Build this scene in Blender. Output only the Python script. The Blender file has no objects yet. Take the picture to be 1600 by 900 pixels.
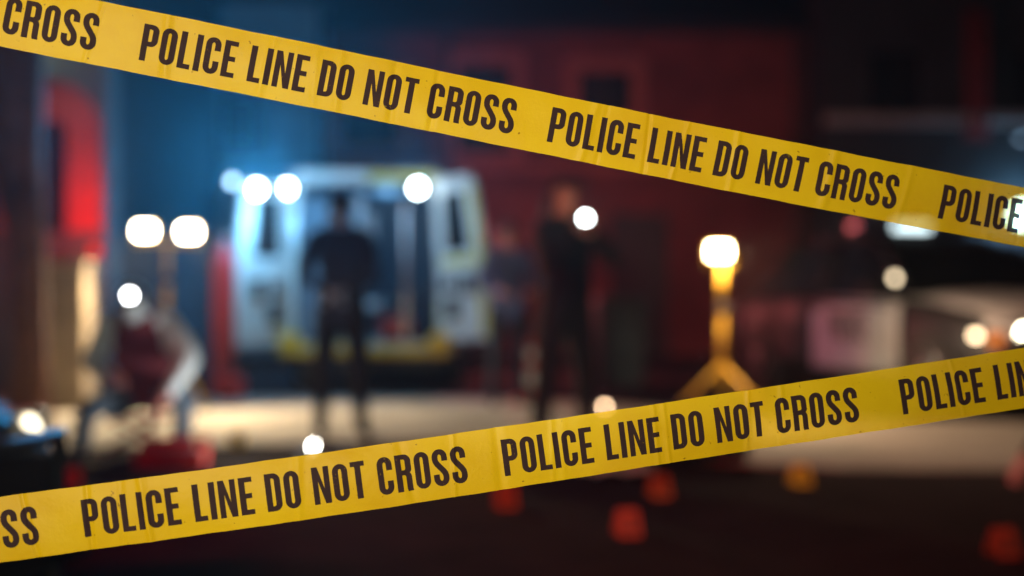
import bpy, bmesh, math, random
from mathutils import Vector, Matrix
from mathutils.geometry import tessellate_polygon
random.seed(7)
R = math.radians
scene = bpy.context.scene
col = scene.collection

# ------------------------------------------------------------------ camera, sky, sun, exposure
F = 2222.0                      # focal length in pixels of the 1600 px wide photograph
CAM_H = 1.1
cam_d = bpy.data.cameras.new('camera')
cam_d.sensor_width = 36.0
cam_d.lens = 36.0 * F / 1600.0
cam_d.clip_start = 0.05
cam_d.clip_end = 2000
cam_d.dof.use_dof = True
cam_d.dof.focus_distance = 1.725
cam_d.dof.aperture_fstop = 1.58
cam_d.dof.aperture_blades = 0
cam = bpy.data.objects.new('camera', cam_d)
cam.location = (0, 0, CAM_H)
cam.rotation_euler = (R(90), 0, 0)
col.objects.link(cam)
scene.camera = cam

SUN_EL, SUN_ROT = R(2), R(200)
world = bpy.data.worlds.new('World')
scene.world = world
world.use_nodes = True
wt = world.node_tree
wt.nodes.clear()
sky = wt.nodes.new('ShaderNodeTexSky')
sky.sky_type = 'NISHITA'
sky.sun_disc = False
sky.sun_elevation = SUN_EL
sky.sun_rotation = SUN_ROT
bg = wt.nodes.new('ShaderNodeBackground')
bg.inputs['Strength'].default_value = 0.0022
wo = wt.nodes.new('ShaderNodeOutputWorld')
wt.links.new(sky.outputs[0], bg.inputs[0])
wt.links.new(bg.outputs[0], wo.inputs[0])

sun_d = bpy.data.lights.new('moonlight', 'SUN')
sun_d.energy = 0.004
sun_d.angle = R(0.5)
sun_d.color = (0.75, 0.85, 1.0)
sun = bpy.data.objects.new('moonlight', sun_d)
sun.rotation_euler = (R(50), 0, R(-20))
col.objects.link(sun)

scene.view_settings.view_transform = 'Standard'
scene.view_settings.look = 'None'
scene.view_settings.exposure = 0.0
scene.view_settings.gamma = 1.0
scene.view_settings.use_curve_mapping = False
scene.render.engine = 'CYCLES'
scene.cycles.use_denoising = True
try:
    scene.cycles.denoiser = 'OPENIMAGEDENOISE'
except Exception:
    pass
scene.cycles.max_bounces = 6
scene.cycles.diffuse_bounces = 2
scene.cycles.glossy_bounces = 2
scene.cycles.transmission_bounces = 4
scene.cycles.transparent_max_bounces = 12
scene.cycles.volume_bounces = 0
scene.cycles.volume_step_rate = 4.0
scene.cycles.sample_clamp_indirect = 3.0
scene.cycles.caustics_reflective = False
scene.cycles.caustics_refractive = False

def P(px, py, Y):
    return Vector(((px - 800) / F * Y, Y, CAM_H - (py - 450) / F * Y))

# ------------------------------------------------------------------ materials
def mat(name, color, rough=0.6, metal=0.0, var=0.25, scale=6.0, bump=0.0, bscale=40.0, spec=0.4, coat=0.0):
    m = bpy.data.materials.new(name)
    m.use_nodes = True
    nt = m.node_tree
    b = nt.nodes['Principled BSDF']
    b.inputs['Roughness'].default_value = rough
    b.inputs['Metallic'].default_value = metal
    b.inputs['Specular IOR Level'].default_value = spec
    b.inputs['Coat Weight'].default_value = coat
    tc = nt.nodes.new('ShaderNodeTexCoord')
    if var > 0:
        n = nt.nodes.new('ShaderNodeTexNoise')
        n.inputs['Scale'].default_value = scale
        n.inputs['Detail'].default_value = 6
        n.inputs['Roughness'].default_value = 0.6
        nt.links.new(tc.outputs['Object'], n.inputs['Vector'])
        r = nt.nodes.new('ShaderNodeValToRGB')
        r.color_ramp.elements[0].position = 0.3
        r.color_ramp.elements[1].position = 0.7
        r.color_ramp.elements[0].color = [c * (1 - var) for c in color] + [1]
        r.color_ramp.elements[1].color = [min(1, c * (1 + var)) for c in color] + [1]
        nt.links.new(n.outputs['Fac'], r.inputs[0])
        nt.links.new(r.outputs[0], b.inputs['Base Color'])
    else:
        b.inputs['Base Color'].default_value = (*color, 1)
    if bump > 0:
        n2 = nt.nodes.new('ShaderNodeTexNoise')
        n2.inputs['Scale'].default_value = bscale
        n2.inputs['Detail'].default_value = 8
        nt.links.new(tc.outputs['Object'], n2.inputs['Vector'])
        bp = nt.nodes.new('ShaderNodeBump')
        bp.inputs['Strength'].default_value = bump
        bp.inputs['Distance'].default_value = 0.02
        nt.links.new(n2.outputs['Fac'], bp.inputs['Height'])
        nt.links.new(bp.outputs[0], b.inputs['Normal'])
    return m

def emat(name, color, strength):
    m = bpy.data.materials.new(name)
    m.use_nodes = True
    nt = m.node_tree
    nt.nodes.clear()
    e = nt.nodes.new('ShaderNodeEmission')
    e.inputs[0].default_value = (*color, 1)
    e.inputs[1].default_value = strength
    o = nt.nodes.new('ShaderNodeOutputMaterial')
    nt.links.new(e.outputs[0], o.inputs[0])
    return m

def brick_mat(name, c1, c2, mortar, scale=1.0):
    m = mat(name, c1, 0.85, var=0)
    nt = m.node_tree
    b = nt.nodes['Principled BSDF']
    tc = nt.nodes.new('ShaderNodeTexCoord')
    mp = nt.nodes.new('ShaderNodeMapping')
    mp.inputs['Rotation'].default_value = (R(90), 0, 0)
    br = nt.nodes.new('ShaderNodeTexBrick')
    br.inputs['Color1'].default_value = (*c1, 1)
    br.inputs['Color2'].default_value = (*c2, 1)
    br.inputs['Mortar'].default_value = (*mortar, 1)
    br.inputs['Scale'].default_value = scale
    br.inputs['Brick Width'].default_value = 0.22
    br.inputs['Row Height'].default_value = 0.075
    br.inputs['Mortar Size'].default_value = 0.006
    nt.links.new(tc.outputs['Object'], mp.inputs[0])
    nt.links.new(mp.outputs[0], br.inputs['Vector'])
    n = nt.nodes.new('ShaderNodeTexNoise')
    n.inputs['Scale'].default_value = 1.3
    n.inputs['Detail'].default_value = 8
    nt.links.new(tc.outputs['Object'], n.inputs['Vector'])
    mx = nt.nodes.new('ShaderNodeMix')
    mx.data_type = 'RGBA'
    mx.blend_type = 'MULTIPLY'
    mx.inputs[0].default_value = 0.8
    r = nt.nodes.new('ShaderNodeValToRGB')
    r.color_ramp.elements[0].position = 0.3
    r.color_ramp.elements[0].color = (0.45, 0.42, 0.4, 1)
    r.color_ramp.elements[1].position = 0.65
    nt.links.new(n.outputs['Fac'], r.inputs[0])
    nt.links.new(br.outputs['Color'], mx.inputs[6])
    nt.links.new(r.outputs[0], mx.inputs[7])
    nt.links.new(mx.outputs[2], b.inputs['Base Color'])
    bp = nt.nodes.new('ShaderNodeBump')
    bp.inputs['Strength'].default_value = 0.5
    bp.inputs['Distance'].default_value = 0.01
    nt.links.new(br.outputs['Fac'], bp.inputs['Height'])
    bp.invert = True
    nt.links.new(bp.outputs[0], b.inputs['Normal'])
    return m

M = {}
M['asphalt'] = mat('asphalt', (0.030, 0.022, 0.023), 0.95, spec=0.03, var=0.35, scale=3, bump=0.6, bscale=120)
M['paving'] = mat('paving', (0.34, 0.31, 0.27), 0.85, spec=0.2, var=0.2, scale=1.6, bump=0.3, bscale=60)
M['kerb'] = mat('kerb', (0.25, 0.24, 0.22), 0.8, var=0.2)
M['red_brick'] = brick_mat('red_brick', (0.26, 0.045, 0.045), (0.18, 0.032, 0.035), (0.14, 0.07, 0.065))
M['red_trim'] = mat('red_trim', (0.36, 0.11, 0.10), 0.8, var=0.15)
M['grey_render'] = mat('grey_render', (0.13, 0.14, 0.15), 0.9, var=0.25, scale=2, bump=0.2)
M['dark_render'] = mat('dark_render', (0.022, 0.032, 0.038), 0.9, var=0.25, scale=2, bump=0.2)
M['pale_ledge'] = mat('pale_ledge', (0.30, 0.32, 0.32), 0.8, var=0.2)
M['cream'] = mat('cream_render', (0.36, 0.29, 0.20), 0.85, var=0.25, scale=3, bump=0.2)
M['brown_wood'] = mat('brown_wood', (0.22, 0.09, 0.045), 0.75, var=0.4, scale=9, bump=0.4)
M['glass'] = mat('dark_glass', (0.01, 0.013, 0.016), 0.12, var=0, spec=0.6)
M['frame_dark'] = mat('frame_dark', (0.03, 0.028, 0.03), 0.6)
M['roof_dark'] = mat('roof_dark', (0.010, 0.013, 0.016), 0.9)
M['black_paint'] = mat('black_paint', (0.012, 0.012, 0.014), 0.5, var=0.1, coat=0.0, spec=0.3)
M['white_paint'] = mat('white_paint', (0.72, 0.72, 0.72), 0.5, var=0.08, coat=0.0)
M['rubber'] = mat('rubber', (0.018, 0.018, 0.018), 0.85, var=0.2)
M['steel'] = mat('steel', (0.45, 0.45, 0.46), 0.35, 1.0, var=0.15)
M['dark_plastic'] = mat('dark_plastic', (0.02, 0.02, 0.022), 0.5, var=0.1)
M['lens_clear'] = mat('lens_clear', (0.6, 0.6, 0.6), 0.1, var=0.0)
M['yellow_paint'] = mat('yellow_paint', (0.72, 0.42, 0.03), 0.45, var=0.15)
M['amb_white'] = mat('ambulance_white', (0.62, 0.66, 0.64), 0.35, var=0.08, coat=0.3)
M['amb_yellow'] = mat('ambulance_yellow', (0.60, 0.54, 0.09), 0.4, var=0.1)
M['amb_inside'] = mat('ambulance_lining', (0.10, 0.17, 0.24), 0.6, var=0.15)
M['amb_steel'] = mat('ambulance_fittings', (0.55, 0.58, 0.62), 0.4, var=0.1)
M['red_plastic'] = mat('red_plastic', (0.36, 0.02, 0.015), 0.45, var=0.15)
M['red_cyl'] = mat('red_cylinder_paint', (0.50, 0.02, 0.03), 0.4, var=0.15)
M['orange_plastic'] = mat('orange_plastic', (0.50, 0.085, 0.015), 0.6, var=0.1)
M['redorange'] = mat('red_orange_plastic', (0.48, 0.035, 0.012), 0.6, var=0.1)
M['marker_yellow'] = mat('marker_yellow', (0.85, 0.50, 0.03), 0.5, var=0.1)
M['ink'] = mat('black_ink', (0.015, 0.015, 0.015), 0.6, var=0)
M['cone_white'] = mat('cone_white', (0.75, 0.72, 0.72), 0.5, var=0.1)
M['skin'] = mat('skin', (0.38, 0.19, 0.12), 0.55, var=0.1)
M['hair_dark'] = mat('hair_dark', (0.02, 0.014, 0.01), 0.7)
M['navy'] = mat('navy_cloth', (0.018, 0.028, 0.05), 0.9, var=0.2)
M['blackcloth'] = mat('black_cloth', (0.006, 0.006, 0.007), 0.9, var=0.2)
M['coverall'] = mat('pale_coverall', (0.62, 0.72, 0.80), 0.8, var=0.12)
M['maroon'] = mat('maroon_cloth', (0.16, 0.025, 0.035), 0.9, var=0.2)
M['bluegrey'] = mat('blue_grey_cloth', (0.10, 0.14, 0.20), 0.85, var=0.2)
M['medic_blue'] = mat('medic_blue_cloth', (0.13, 0.17, 0.42), 0.85, var=0.2)
M['shoe'] = mat('shoe_leather', (0.015, 0.013, 0.012), 0.5)
M['shoe_cover'] = mat('green_shoe_cover', (0.30, 0.45, 0.28), 0.6)
M['glove'] = mat('blue_glove', (0.25, 0.35, 0.5), 0.5)
M['pink_skin'] = mat('pink_skin', (0.62, 0.26, 0.24), 0.5, var=0.1)
M['sheet'] = mat('pale_blue_sheet', (0.50, 0.62, 0.66), 0.6, var=0.1)
M['bin_grey'] = mat('bin_plastic', (0.06, 0.075, 0.08), 0.5, var=0.1)

# ------------------------------------------------------------------ mesh helpers
class MB:
    def __init__(s): s.bm = bmesh.new()
    def box(s, c, size, rz=0, bev=0.0, mi=0, rot=None):
        r = bmesh.ops.create_cube(s.bm, size=1)
        vs = r['verts']
        mt = Matrix.Translation(Vector(c)) @ (rot if rot is not None else Matrix.Rotation(rz, 4, 'Z')) @ Matrix.Diagonal((*size, 1))
        bmesh.ops.transform(s.bm, matrix=mt, verts=vs)
        fs = set(f for v in vs for f in v.link_faces)
        for f in fs: f.material_index = mi
        if bev > 0:
            es = set(e for f in fs for e in f.edges)
            rr = bmesh.ops.bevel(s.bm, geom=list(es), offset=bev, segments=2, profile=0.5, affect='EDGES')
            for f in rr['faces']: f.material_index = mi
        return s
    def tube(s, pts, r, seg=12, mi=0, caps=True):
        pts = [Vector(p) for p in pts]
        rs = r if isinstance(r, (list, tuple)) else [r] * len(pts)
        rings = []
        prev = None
        for i, p in enumerate(pts):
            d = (pts[min(i + 1, len(pts) - 1)] - pts[max(i - 1, 0)]).normalized()
            a = d.orthogonal().normalized() if prev is None else (prev - d * prev.dot(d)).normalized()
            prev = a
            b = d.cross(a)
            rings.append([s.bm.verts.new(p + (a * math.cos(t) + b * math.sin(t)) * rs[i]) for t in [2 * math.pi * k / seg for k in range(seg)]])
        for i in range(len(rings) - 1):
            for k in range(seg):
                f = s.bm.faces.new((rings[i][k], rings[i][(k + 1) % seg], rings[i + 1][(k + 1) % seg], rings[i + 1][k]))
                f.smooth = True; f.material_index = mi
        if caps:
            for rg in (rings[0][::-1], rings[-1]):
                f = s.bm.faces.new(rg); f.material_index = mi
        return s
    def lathe(s, c, prof, seg=24, axis=(0, 0, 1), mi=0):
        ax = Vector(axis).normalized()
        a = ax.orthogonal().normalized(); b = ax.cross(a)
        rings = []
        for (r, h) in prof:
            rings.append([s.bm.verts.new(Vector(c) + ax * h + (a * math.cos(t) + b * math.sin(t)) * max(r, 1e-4)) for t in [2 * math.pi * k / seg for k in range(seg)]])
        for i in range(len(rings) - 1):
            for k in range(seg):
                f = s.bm.faces.new((rings[i][k], rings[i][(k + 1) % seg], rings[i + 1][(k + 1) % seg], rings[i + 1][k]))
                f.smooth = True; f.material_index = mi
        for rg in (rings[0][::-1], rings[-1]):
            f = s.bm.faces.new(rg); f.material_index = mi
        return s
    def prism(s, outline, depth, M4=None, mi=0):
        """outline in xz, extruded along +y by depth"""
        a = [s.bm.verts.new((x, 0, z)) for x, z in outline]
        b = [s.bm.verts.new((x, depth, z)) for x, z in outline]
        n = len(a)
        fs = [s.bm.faces.new(a), s.bm.faces.new(b[::-1])]
        for i in range(n):
            fs.append(s.bm.faces.new((a[i], b[i], b[(i + 1) % n], a[(i + 1) % n])))
        for f in fs: f.material_index = mi
        if M4 is not None: bmesh.ops.transform(s.bm, matrix=M4, verts=a + b)
        return s
    def loft(s, secs, mi=0, caps=True, smooth=True):
        rings = [[s.bm.verts.new(p) for p in sec] for sec in secs]
        n = len(rings[0])
        for i in range(len(rings) - 1):
            for k in range(n):
                f = s.bm.faces.new((rings[i][k], rings[i][(k + 1) % n], rings[i + 1][(k + 1) % n], rings[i + 1][k]))
                f.smooth = smooth; f.material_index = mi
        if caps:
            for rg in (rings[0][::-1], rings[-1]):
                f = s.bm.faces.new(rg); f.material_index = mi
        return s
    def build(s, name, mats, parent=None):
        bmesh.ops.recalc_face_normals(s.bm, faces=s.bm.faces[:])
        me = bpy.data.meshes.new(name)
        s.bm.to_mesh(me); s.bm.free()
        for m in (mats if isinstance(mats, (list, tuple)) else [mats]): me.materials.append(m)
        o = bpy.data.objects.new(name, me)
        col.objects.link(o)
        if parent is not None: o.parent = parent
        return o

def tag(o, label, cat, group=None):
    o['label'] = label; o['category'] = cat
    if group: o['group'] = group
    return o
def thing(name, label, cat, loc=(0, 0, 0), rz=0, group=None):
    o = bpy.data.objects.new(name, None)
    o.empty_display_size = 0.2
    col.objects.link(o)
    o.location = loc; o.rotation_euler = (0, 0, rz)
    return tag(o, label, cat, group)
def struct(o):
    o['kind'] = 'structure'; return o
def kids(o): return [c for c in bpy.data.objects if c.parent == o]
def dup(o, parent=None):
    c = o.copy(); col.objects.link(c)
    if parent is not None: c.parent = parent
    for k in kids(o): dup(k, c)
    return c
def light(kind, name, loc, energy, color, parent=None, size=0.05, target=None, spot=None, blend=0.5):
    d = bpy.data.lights.new(name, kind)
    d.energy = energy; d.color = color
    if kind in ('POINT', 'SPOT'): d.shadow_soft_size = size
    if kind == 'AREA': d.size = size
    if spot: d.spot_size = spot; d.spot_blend = blend
    o = bpy.data.objects.new(name, d)
    col.objects.link(o)
    o.location = loc
    if target is not None:
        o.rotation_euler = (Vector(target) - Vector(loc)).to_track_quat('-Z', 'Y').to_euler()
    if parent is not None: o.parent = parent
    return o

# ------------------------------------------------------------------ ground
b = MB()
g = 24
xs = [-120 + 240 * i / g for i in range(g + 1)]
ys = [-60 + 240 * i / g for i in range(g + 1)]
vv = [[b.bm.verts.new((x, y, 0)) for y in ys] for x in xs]
for i in range(g):
    for j in range(g):
        b.bm.faces.new((vv[i][j], vv[i + 1][j], vv[i + 1][j + 1], vv[i][j + 1]))
struct(b.build('ground', M['asphalt']))

# pale paved apron, one slab with a curved front edge and a low kerb
def apron(name, front, back, z0, z1, m):
    b = MB()
    top = [b.bm.verts.new((x, y, z1)) for x, y in front] + [b.bm.verts.new((x, y, z1)) for x, y in back[::-1]]
    bot = [b.bm.verts.new((v.co.x, v.co.y, z0)) for v in top]
    b.bm.faces.new(top)
    n = len(top)
    for i in range(n): b.bm.faces.new((top[i], bot[i], bot[(i + 1) % n], top[(i + 1) % n]))
    return struct(b.build(name, m))
front = [(-9, 9.5), (-4, 9.5), (-2, 9.9), (-0.5, 10.2), (0.6, 9.6), (1.2, 8.95), (2.0, 8.6), (3.2, 8.5), (4.5, 8.8), (9, 9.3)]
back = [(-9, 14.2), (-4, 14.2), (-2, 14.1), (-0.5, 14.1), (0.6, 13.7), (1.2, 13.0), (2.0, 12.2), (3.2, 11.7), (4.5, 11.5), (9, 11.5)]
apron('pavement', front, back, -0.02, 0.012, M['paving'])

# ------------------------------------------------------------------ red brick building behind
YB = 22.8
def px2(px, Y): return (px - 800) / F * Y
def py2(py, Y): return CAM_H - (py - 450) / F * Y
def wall_holes(x0, x1, z0, z1, holes, y, thick, m, name, parent):
    """wall as one mesh, grid split round rectangular holes, with reveals"""
    b = MB()
    xsn = sorted(set([x0, x1] + [h[0] for h in holes] + [h[1] for h in holes]))
    zsn = sorted(set([z0, z1] + [h[2] for h in holes] + [h[3] for h in holes]))
    for i in range(len(xsn) - 1):
        for j in range(len(zsn) - 1):
            cx, cz = (xsn[i] + xsn[i + 1]) / 2, (zsn[j] + zsn[j + 1]) / 2
            if any(h[0] < cx < h[1] and h[2] < cz < h[3] for h in holes): continue
            q = [(xsn[i], zsn[j]), (xsn[i + 1], zsn[j]), (xsn[i + 1], zsn[j + 1]), (xsn[i], zsn[j + 1])]
            b.bm.faces.new([b.bm.verts.new((x, y, z)) for x, z in q])
            b.bm.faces.new([b.bm.verts.new((x, y + thick, z)) for x, z in q[::-1]])
    for h in holes:
        c = [(h[0], h[2]), (h[1], h[2]), (h[1], h[3]), (h[0], h[3])]
        for k in range(4):
            (xa, za), (xb, zb) = c[k], c[(k + 1) % 4]
            b.bm.faces.new([b.bm.verts.new(p) for p in ((xa, y, za), (xb, y, zb), (xb, y + thick, zb), (xa, y + thick, za))])
    for (xa, za, xb, zb) in ((x0, z0, x0, z1), (x0, z1, x1, z1), (x1, z1, x1, z0)):
        b.bm.faces.new([b.bm.verts.new(p) for p in ((xa, y, za), (xb, y, zb), (xb, y + thick, zb), (xa, y + thick, za))])
    bmesh.ops.remove_doubles(b.bm, verts=b.bm.verts[:], dist=1e-4)
    return b.build(name, m, parent)

ztop = py2(52, YB)
def far_building(name, label, a_, b_, zt, wins, doors, wm, tm, pipes):
    bx0, bx1 = px2(a_, YB), px2(b_, YB)
    house = thing(name, label, 'building')
    win = [(px2(a, YB), px2(c, YB), py2(u, YB), py2(t, YB)) for (a, c, t, u) in wins]
    dr = [(px2(a, YB), px2(c, YB), z0, z1) for (a, c, z0, z1) in doors]
    wall_holes(bx0, bx1, 0, zt, win + dr, YB, 0.25, wm, 'wall', house)
    for k, (a, c, z0, z1) in enumerate(win + dr):
        fr = MB(); t = 0.23
        cx, cz = (a + c) / 2, (z0 + z1) / 2
        if k < len(win):
            fr.box((cx, YB - 0.03, z1 + t / 2), (c - a + 2 * t, 0.12, t), bev=0.01)
            fr.box((cx, YB - 0.05, z0 - 0.06), (c - a + 2 * t, 0.16, 0.12), bev=0.01)
            fr.box((a - t / 2, YB - 0.03, cz), (t, 0.12, z1 - z0 - 0.004), bev=0.01)
            fr.box((c + t / 2, YB - 0.03, cz), (t, 0.12, z1 - z0 - 0.004), bev=0.01)
            w_ = fr.build('window', tm, house)
            gl = MB(); gl.box((cx, YB + 0.14, cz), (c - a, 0.02, z1 - z0)); gl.build('pane', M['glass'], w_)
            sb = MB(); sb.box((cx, YB + 0.11, cz), (0.04, 0.04, z1 - z0 - 0.01)); sb.box((cx, YB + 0.108, cz), (c - a - 0.01, 0.035, 0.04))
            sb.build('glazing_bar', M['frame_dark'], w_)
        else:
            fr.box((cx, YB + 0.16, cz), (c - a, 0.05, z1 - z0 - 0.004), bev=0.005)
            fr.box((cx, YB + 0.12, cz + 0.3), (c - a - 0.25, 0.03, 0.7), bev=0.01)
            fr.build('door', M['frame_dark'], house)
    b = MB(); b.box(((bx0 + bx1) / 2, YB - 0.06, py2(262, YB)), (bx1 - bx0, 0.12, 0.14), bev=0.02); b.build('string_course', tm, house)
    b = MB(); b.box(((bx0 + bx1) / 2, YB - 0.10, zt + 0.09), (bx1 - bx0 + 0.02, 0.45, 0.18), bev=0.03); b.build('cornice', M['roof_dark'], house)
    b = MB()
    b.loft([[(x, YB - .25, zt + .18), (x, YB + 6, zt + .18), (x, YB + 3, zt + 1.9)] for x in (bx0, bx1)], smooth=False)
    b.build('roof', M['roof_dark'], house)
    for px in pipes:
        b = MB(); b.tube([(px2(px, YB), YB - 0.19, 0.1), (px2(px, YB), YB - 0.19, zt)], 0.045, 10); b.build('downpipe', M['frame_dark'], house)
    b = MB(); b.box(((bx0 + bx1) / 2, YB + 5.9, zt / 2), (bx1 - bx0, 0.2, zt)); b.build('rear_wall', wm, house)
far_building('brick_building', 'dark red brick building with pale-framed windows behind the black-clad person', 512, 1292, ztop,
             [(533, 622, 128, 228), (715, 798, 102, 240), (905, 986, 112, 182)], [(955, 1045, 0.0, 2.3)], M['red_brick'], M['red_trim'], (700, 1240))
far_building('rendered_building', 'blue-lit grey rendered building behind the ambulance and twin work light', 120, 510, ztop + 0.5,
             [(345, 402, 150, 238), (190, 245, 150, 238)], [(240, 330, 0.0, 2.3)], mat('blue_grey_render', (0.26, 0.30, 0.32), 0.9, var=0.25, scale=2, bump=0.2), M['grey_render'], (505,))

# ------------------------------------------------------------------ dark building on the right
YR = 21.5
rx0 = px2(1288, YR)
hr = thing('garage_building', 'dark grey building with a pale ledge and roller doors behind the patrol cars', 'building')
gh = [(rx0 + 0.5, rx0 + 3.2, 0.0, 2.6), (rx0 + 3.8, rx0 + 6.5, 0.0, 2.6), (rx0 + 0.7, rx0 + 1.5, 3.6, 4.7), (rx0 + 2.9, rx0 + 3.7, 3.6, 4.7)]
wall_holes(rx0, rx0 + 9, 0, 6.2, gh, YR, 0.3, M['dark_render'], 'wall', hr)
b = MB(); b.box((rx0 + 4.5, YR - 0.10, py2(188, YR)), (9.05, 0.2, 0.16), bev=0.02); b.build('ledge', M['pale_ledge'], hr)
for k, (a, c, z0, z1) in enumerate(gh):
    b = MB()
    if k < 2:
        nsl = 18
        for i in range(nsl):
            b.box(((a + c) / 2, YR + 0.18, z0 + (i + 0.5) * (z1 - z0) / nsl), (c - a, 0.05, (z1 - z0) / nsl - 0.02), bev=0.008)
        b.build('roller_door', M['frame_dark'], hr)
    else:
        b.box(((a + c) / 2, YR + 0.2, (z0 + z1) / 2), (c - a, 0.02, z1 - z0)); b.build('pane', M['glass'], hr)
b = MB(); b.box((rx0 + 4.5, YR + 2.4, 6.3), (9.3, 5.4, 0.2), bev=0.02); b.build('roof', M['roof_dark'], hr)
b = MB(); b.box((rx0 + .15, YR + 2.6, 3.1), (0.3, 4.6, 6.19)); b.build('side_wall', M['dark_render'], hr)
bn = MB()
bn.loft([[(px2(1507, 21.3) + i * 0.035, 21.3 + 0.03 * math.sin(i * 1.1), z) for i in range(11)] + [(px2(1507, 21.3) + i * 0.035, 21.315 + 0.03 * math.sin(i * 1.1), z) for i in range(10, -1, -1)] for z in (3.32, 3.9, 4.6, 5.3)])
tag(bn.build('banner', mat('dull_red_cloth', (0.16, 0.02, 0.02), 0.9)), 'long dull red banner hanging on the dark grey building', 'banner')

# ------------------------------------------------------------------ left building with arch
YL = 14.0
hl = thing('corner_building', 'dark corner building with a red-lit arched doorway at the left edge', 'building')
lx1 = px2(165, YL)
acx, acz = px2(75, YL), py2(205, YL)
ro, ri = 0.51, 0.20
zb = py2(362, YL)
# wall with an arched opening cut as polygons
def arch_wall(b, x0, x1, z0, z1, cx, cz, r, zb, y, th):
    n = 20
    arc = [(cx + r * math.cos(math.pi * i / n), cz + r * math.sin(math.pi * i / n)) for i in range(n + 1)]
    outline = []
    for yy in (y, y + th):
        quads = [[(x0, z0), (x1, z0), (x1, zb), (x0, zb)], [(x0, zb), (cx - r, zb), (cx - r, cz), (x0, cz)], [(cx + r, zb), (x1, zb), (x1, cz), (cx + r, cz)]]
        for q in quads: b.bm.faces.new([b.bm.verts.new((x, yy, z)) for x, z in q])
        for i in range(n):
            (xa, za), (xb, zb_) = arc[i], arc[i + 1]
            b.bm.faces.new([b.bm.verts.new((x, yy, z)) for x, z in ((xa, za), (xb, zb_), (xb, z1), (xa, z1))])
        for q in ([(x0, cz), (cx - r, cz), (cx - r, z1), (x0, z1)], [(cx + r, cz), (x1, cz), (x1, z1), (cx + r, z1)]):
            b.bm.faces.new([b.bm.verts.new((x, yy, z)) for x, z in q])
    path = [(cx + r, zb)] + arc + [(cx - r, zb)]
    for i in range(len(path)):
        (xa, za), (xb, zb_) = path[i], path[(i + 1) % len(path)]
        f = b.bm.faces.new([b.bm.verts.new(p) for p in ((xa, y, za), (xb, y, zb_), (xb, y + th, zb_), (xa, y + th, za))])
    b.bm.faces.new([b.bm.verts.new(p) for p in ((x1, y, z0), (x1, y + th, z0), (x1, y + th, z1), (x1, y, z1))])
b = MB(); arch_wall(b, lx1 - 6, lx1, 0, 6.5, acx, acz, ro, zb, YL, 0.5)
bmesh.ops.remove_doubles(b.bm, verts=b.bm.verts[:], dist=1e-4)
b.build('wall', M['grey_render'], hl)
# red plaster surround set back in the arch, dark inner door
b = MB()
n = 24
def archpath(cx, cz, r, zb): return [(cx + r, zb)] + [(cx + r * math.cos(math.pi * i / n), cz + r * math.sin(math.pi * i / n)) for i in range(n + 1)] + [(cx - r, zb)]
po = archpath(acx, acz, ro - 0.002, zb); pi_ = archpath(acx - 0.05, acz - 0.04, ri, zb)
yy0, yy1 = YL + 0.10, YL + 0.45
for i in range(len(po) - 1):
    b.bm.faces.new([b.bm.verts.new(p) for p in ((po[i][0], yy0, po[i][1]), (po[i + 1][0], yy0, po[i + 1][1]), (pi_[i + 1][0], yy0, pi_[i + 1][1]), (pi_[i][0], yy0, pi_[i][1]))])
    b.bm.faces.new([b.bm.verts.new(p) for p in ((pi_[i][0], yy0, pi_[i][1]), (pi_[i + 1][0], yy0, pi_[i + 1][1]), (pi_[i + 1][0], yy1, pi_[i + 1][1]), (pi_[i][0], yy1, pi_[i][1]))])
bmesh.ops.remove_doubles(b.bm, verts=b.bm.verts[:], dist=1e-4)
b.build('arch_surround', mat('red_plaster', (0.55, 0.10, 0.07), 0.8, var=0.1), hl)
b = MB(); b.box((acx, YL + 0.44, (zb + acz + ro) / 2), (2 * ro, 0.04, acz + ro - zb)); b.build('door_panel', M['frame_dark'], hl)
b = MB(); b.box((lx1 - 3, YL + 2.6, 6.6), (6.3, 5.6, 0.2)); b.build('roof', M['roof_dark'], hl)
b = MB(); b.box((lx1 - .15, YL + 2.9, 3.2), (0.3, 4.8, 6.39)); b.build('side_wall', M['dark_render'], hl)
# red lantern added to light the arch
ln = thing('arch_fill_lantern', 'added red lantern lighting the arched doorway of the left corner building', 'lantern', (px2(148, 13.7), 13.72, py2(392, 13.7)))
b = MB(); b.box((0, 0.12, -0.02), (0.06, 0.24, 0.05), bev=0.01); b.build('bracket', M['frame_dark'], ln)
b = MB(); b.lathe((0, 0, -0.06), [(0.02, 0), (0.05, 0.01), (0.055, 0.09), (0.02, 0.11)], 12); b.build('lens', emat('fill_lantern_glow', (1.0, 0.03, 0.02), 1.2), ln)
light('POINT', 'lantern_light', (-0.12, -0.22, 0.35), 22, (1.0, 0.05, 0.03), ln, 0.04)

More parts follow.
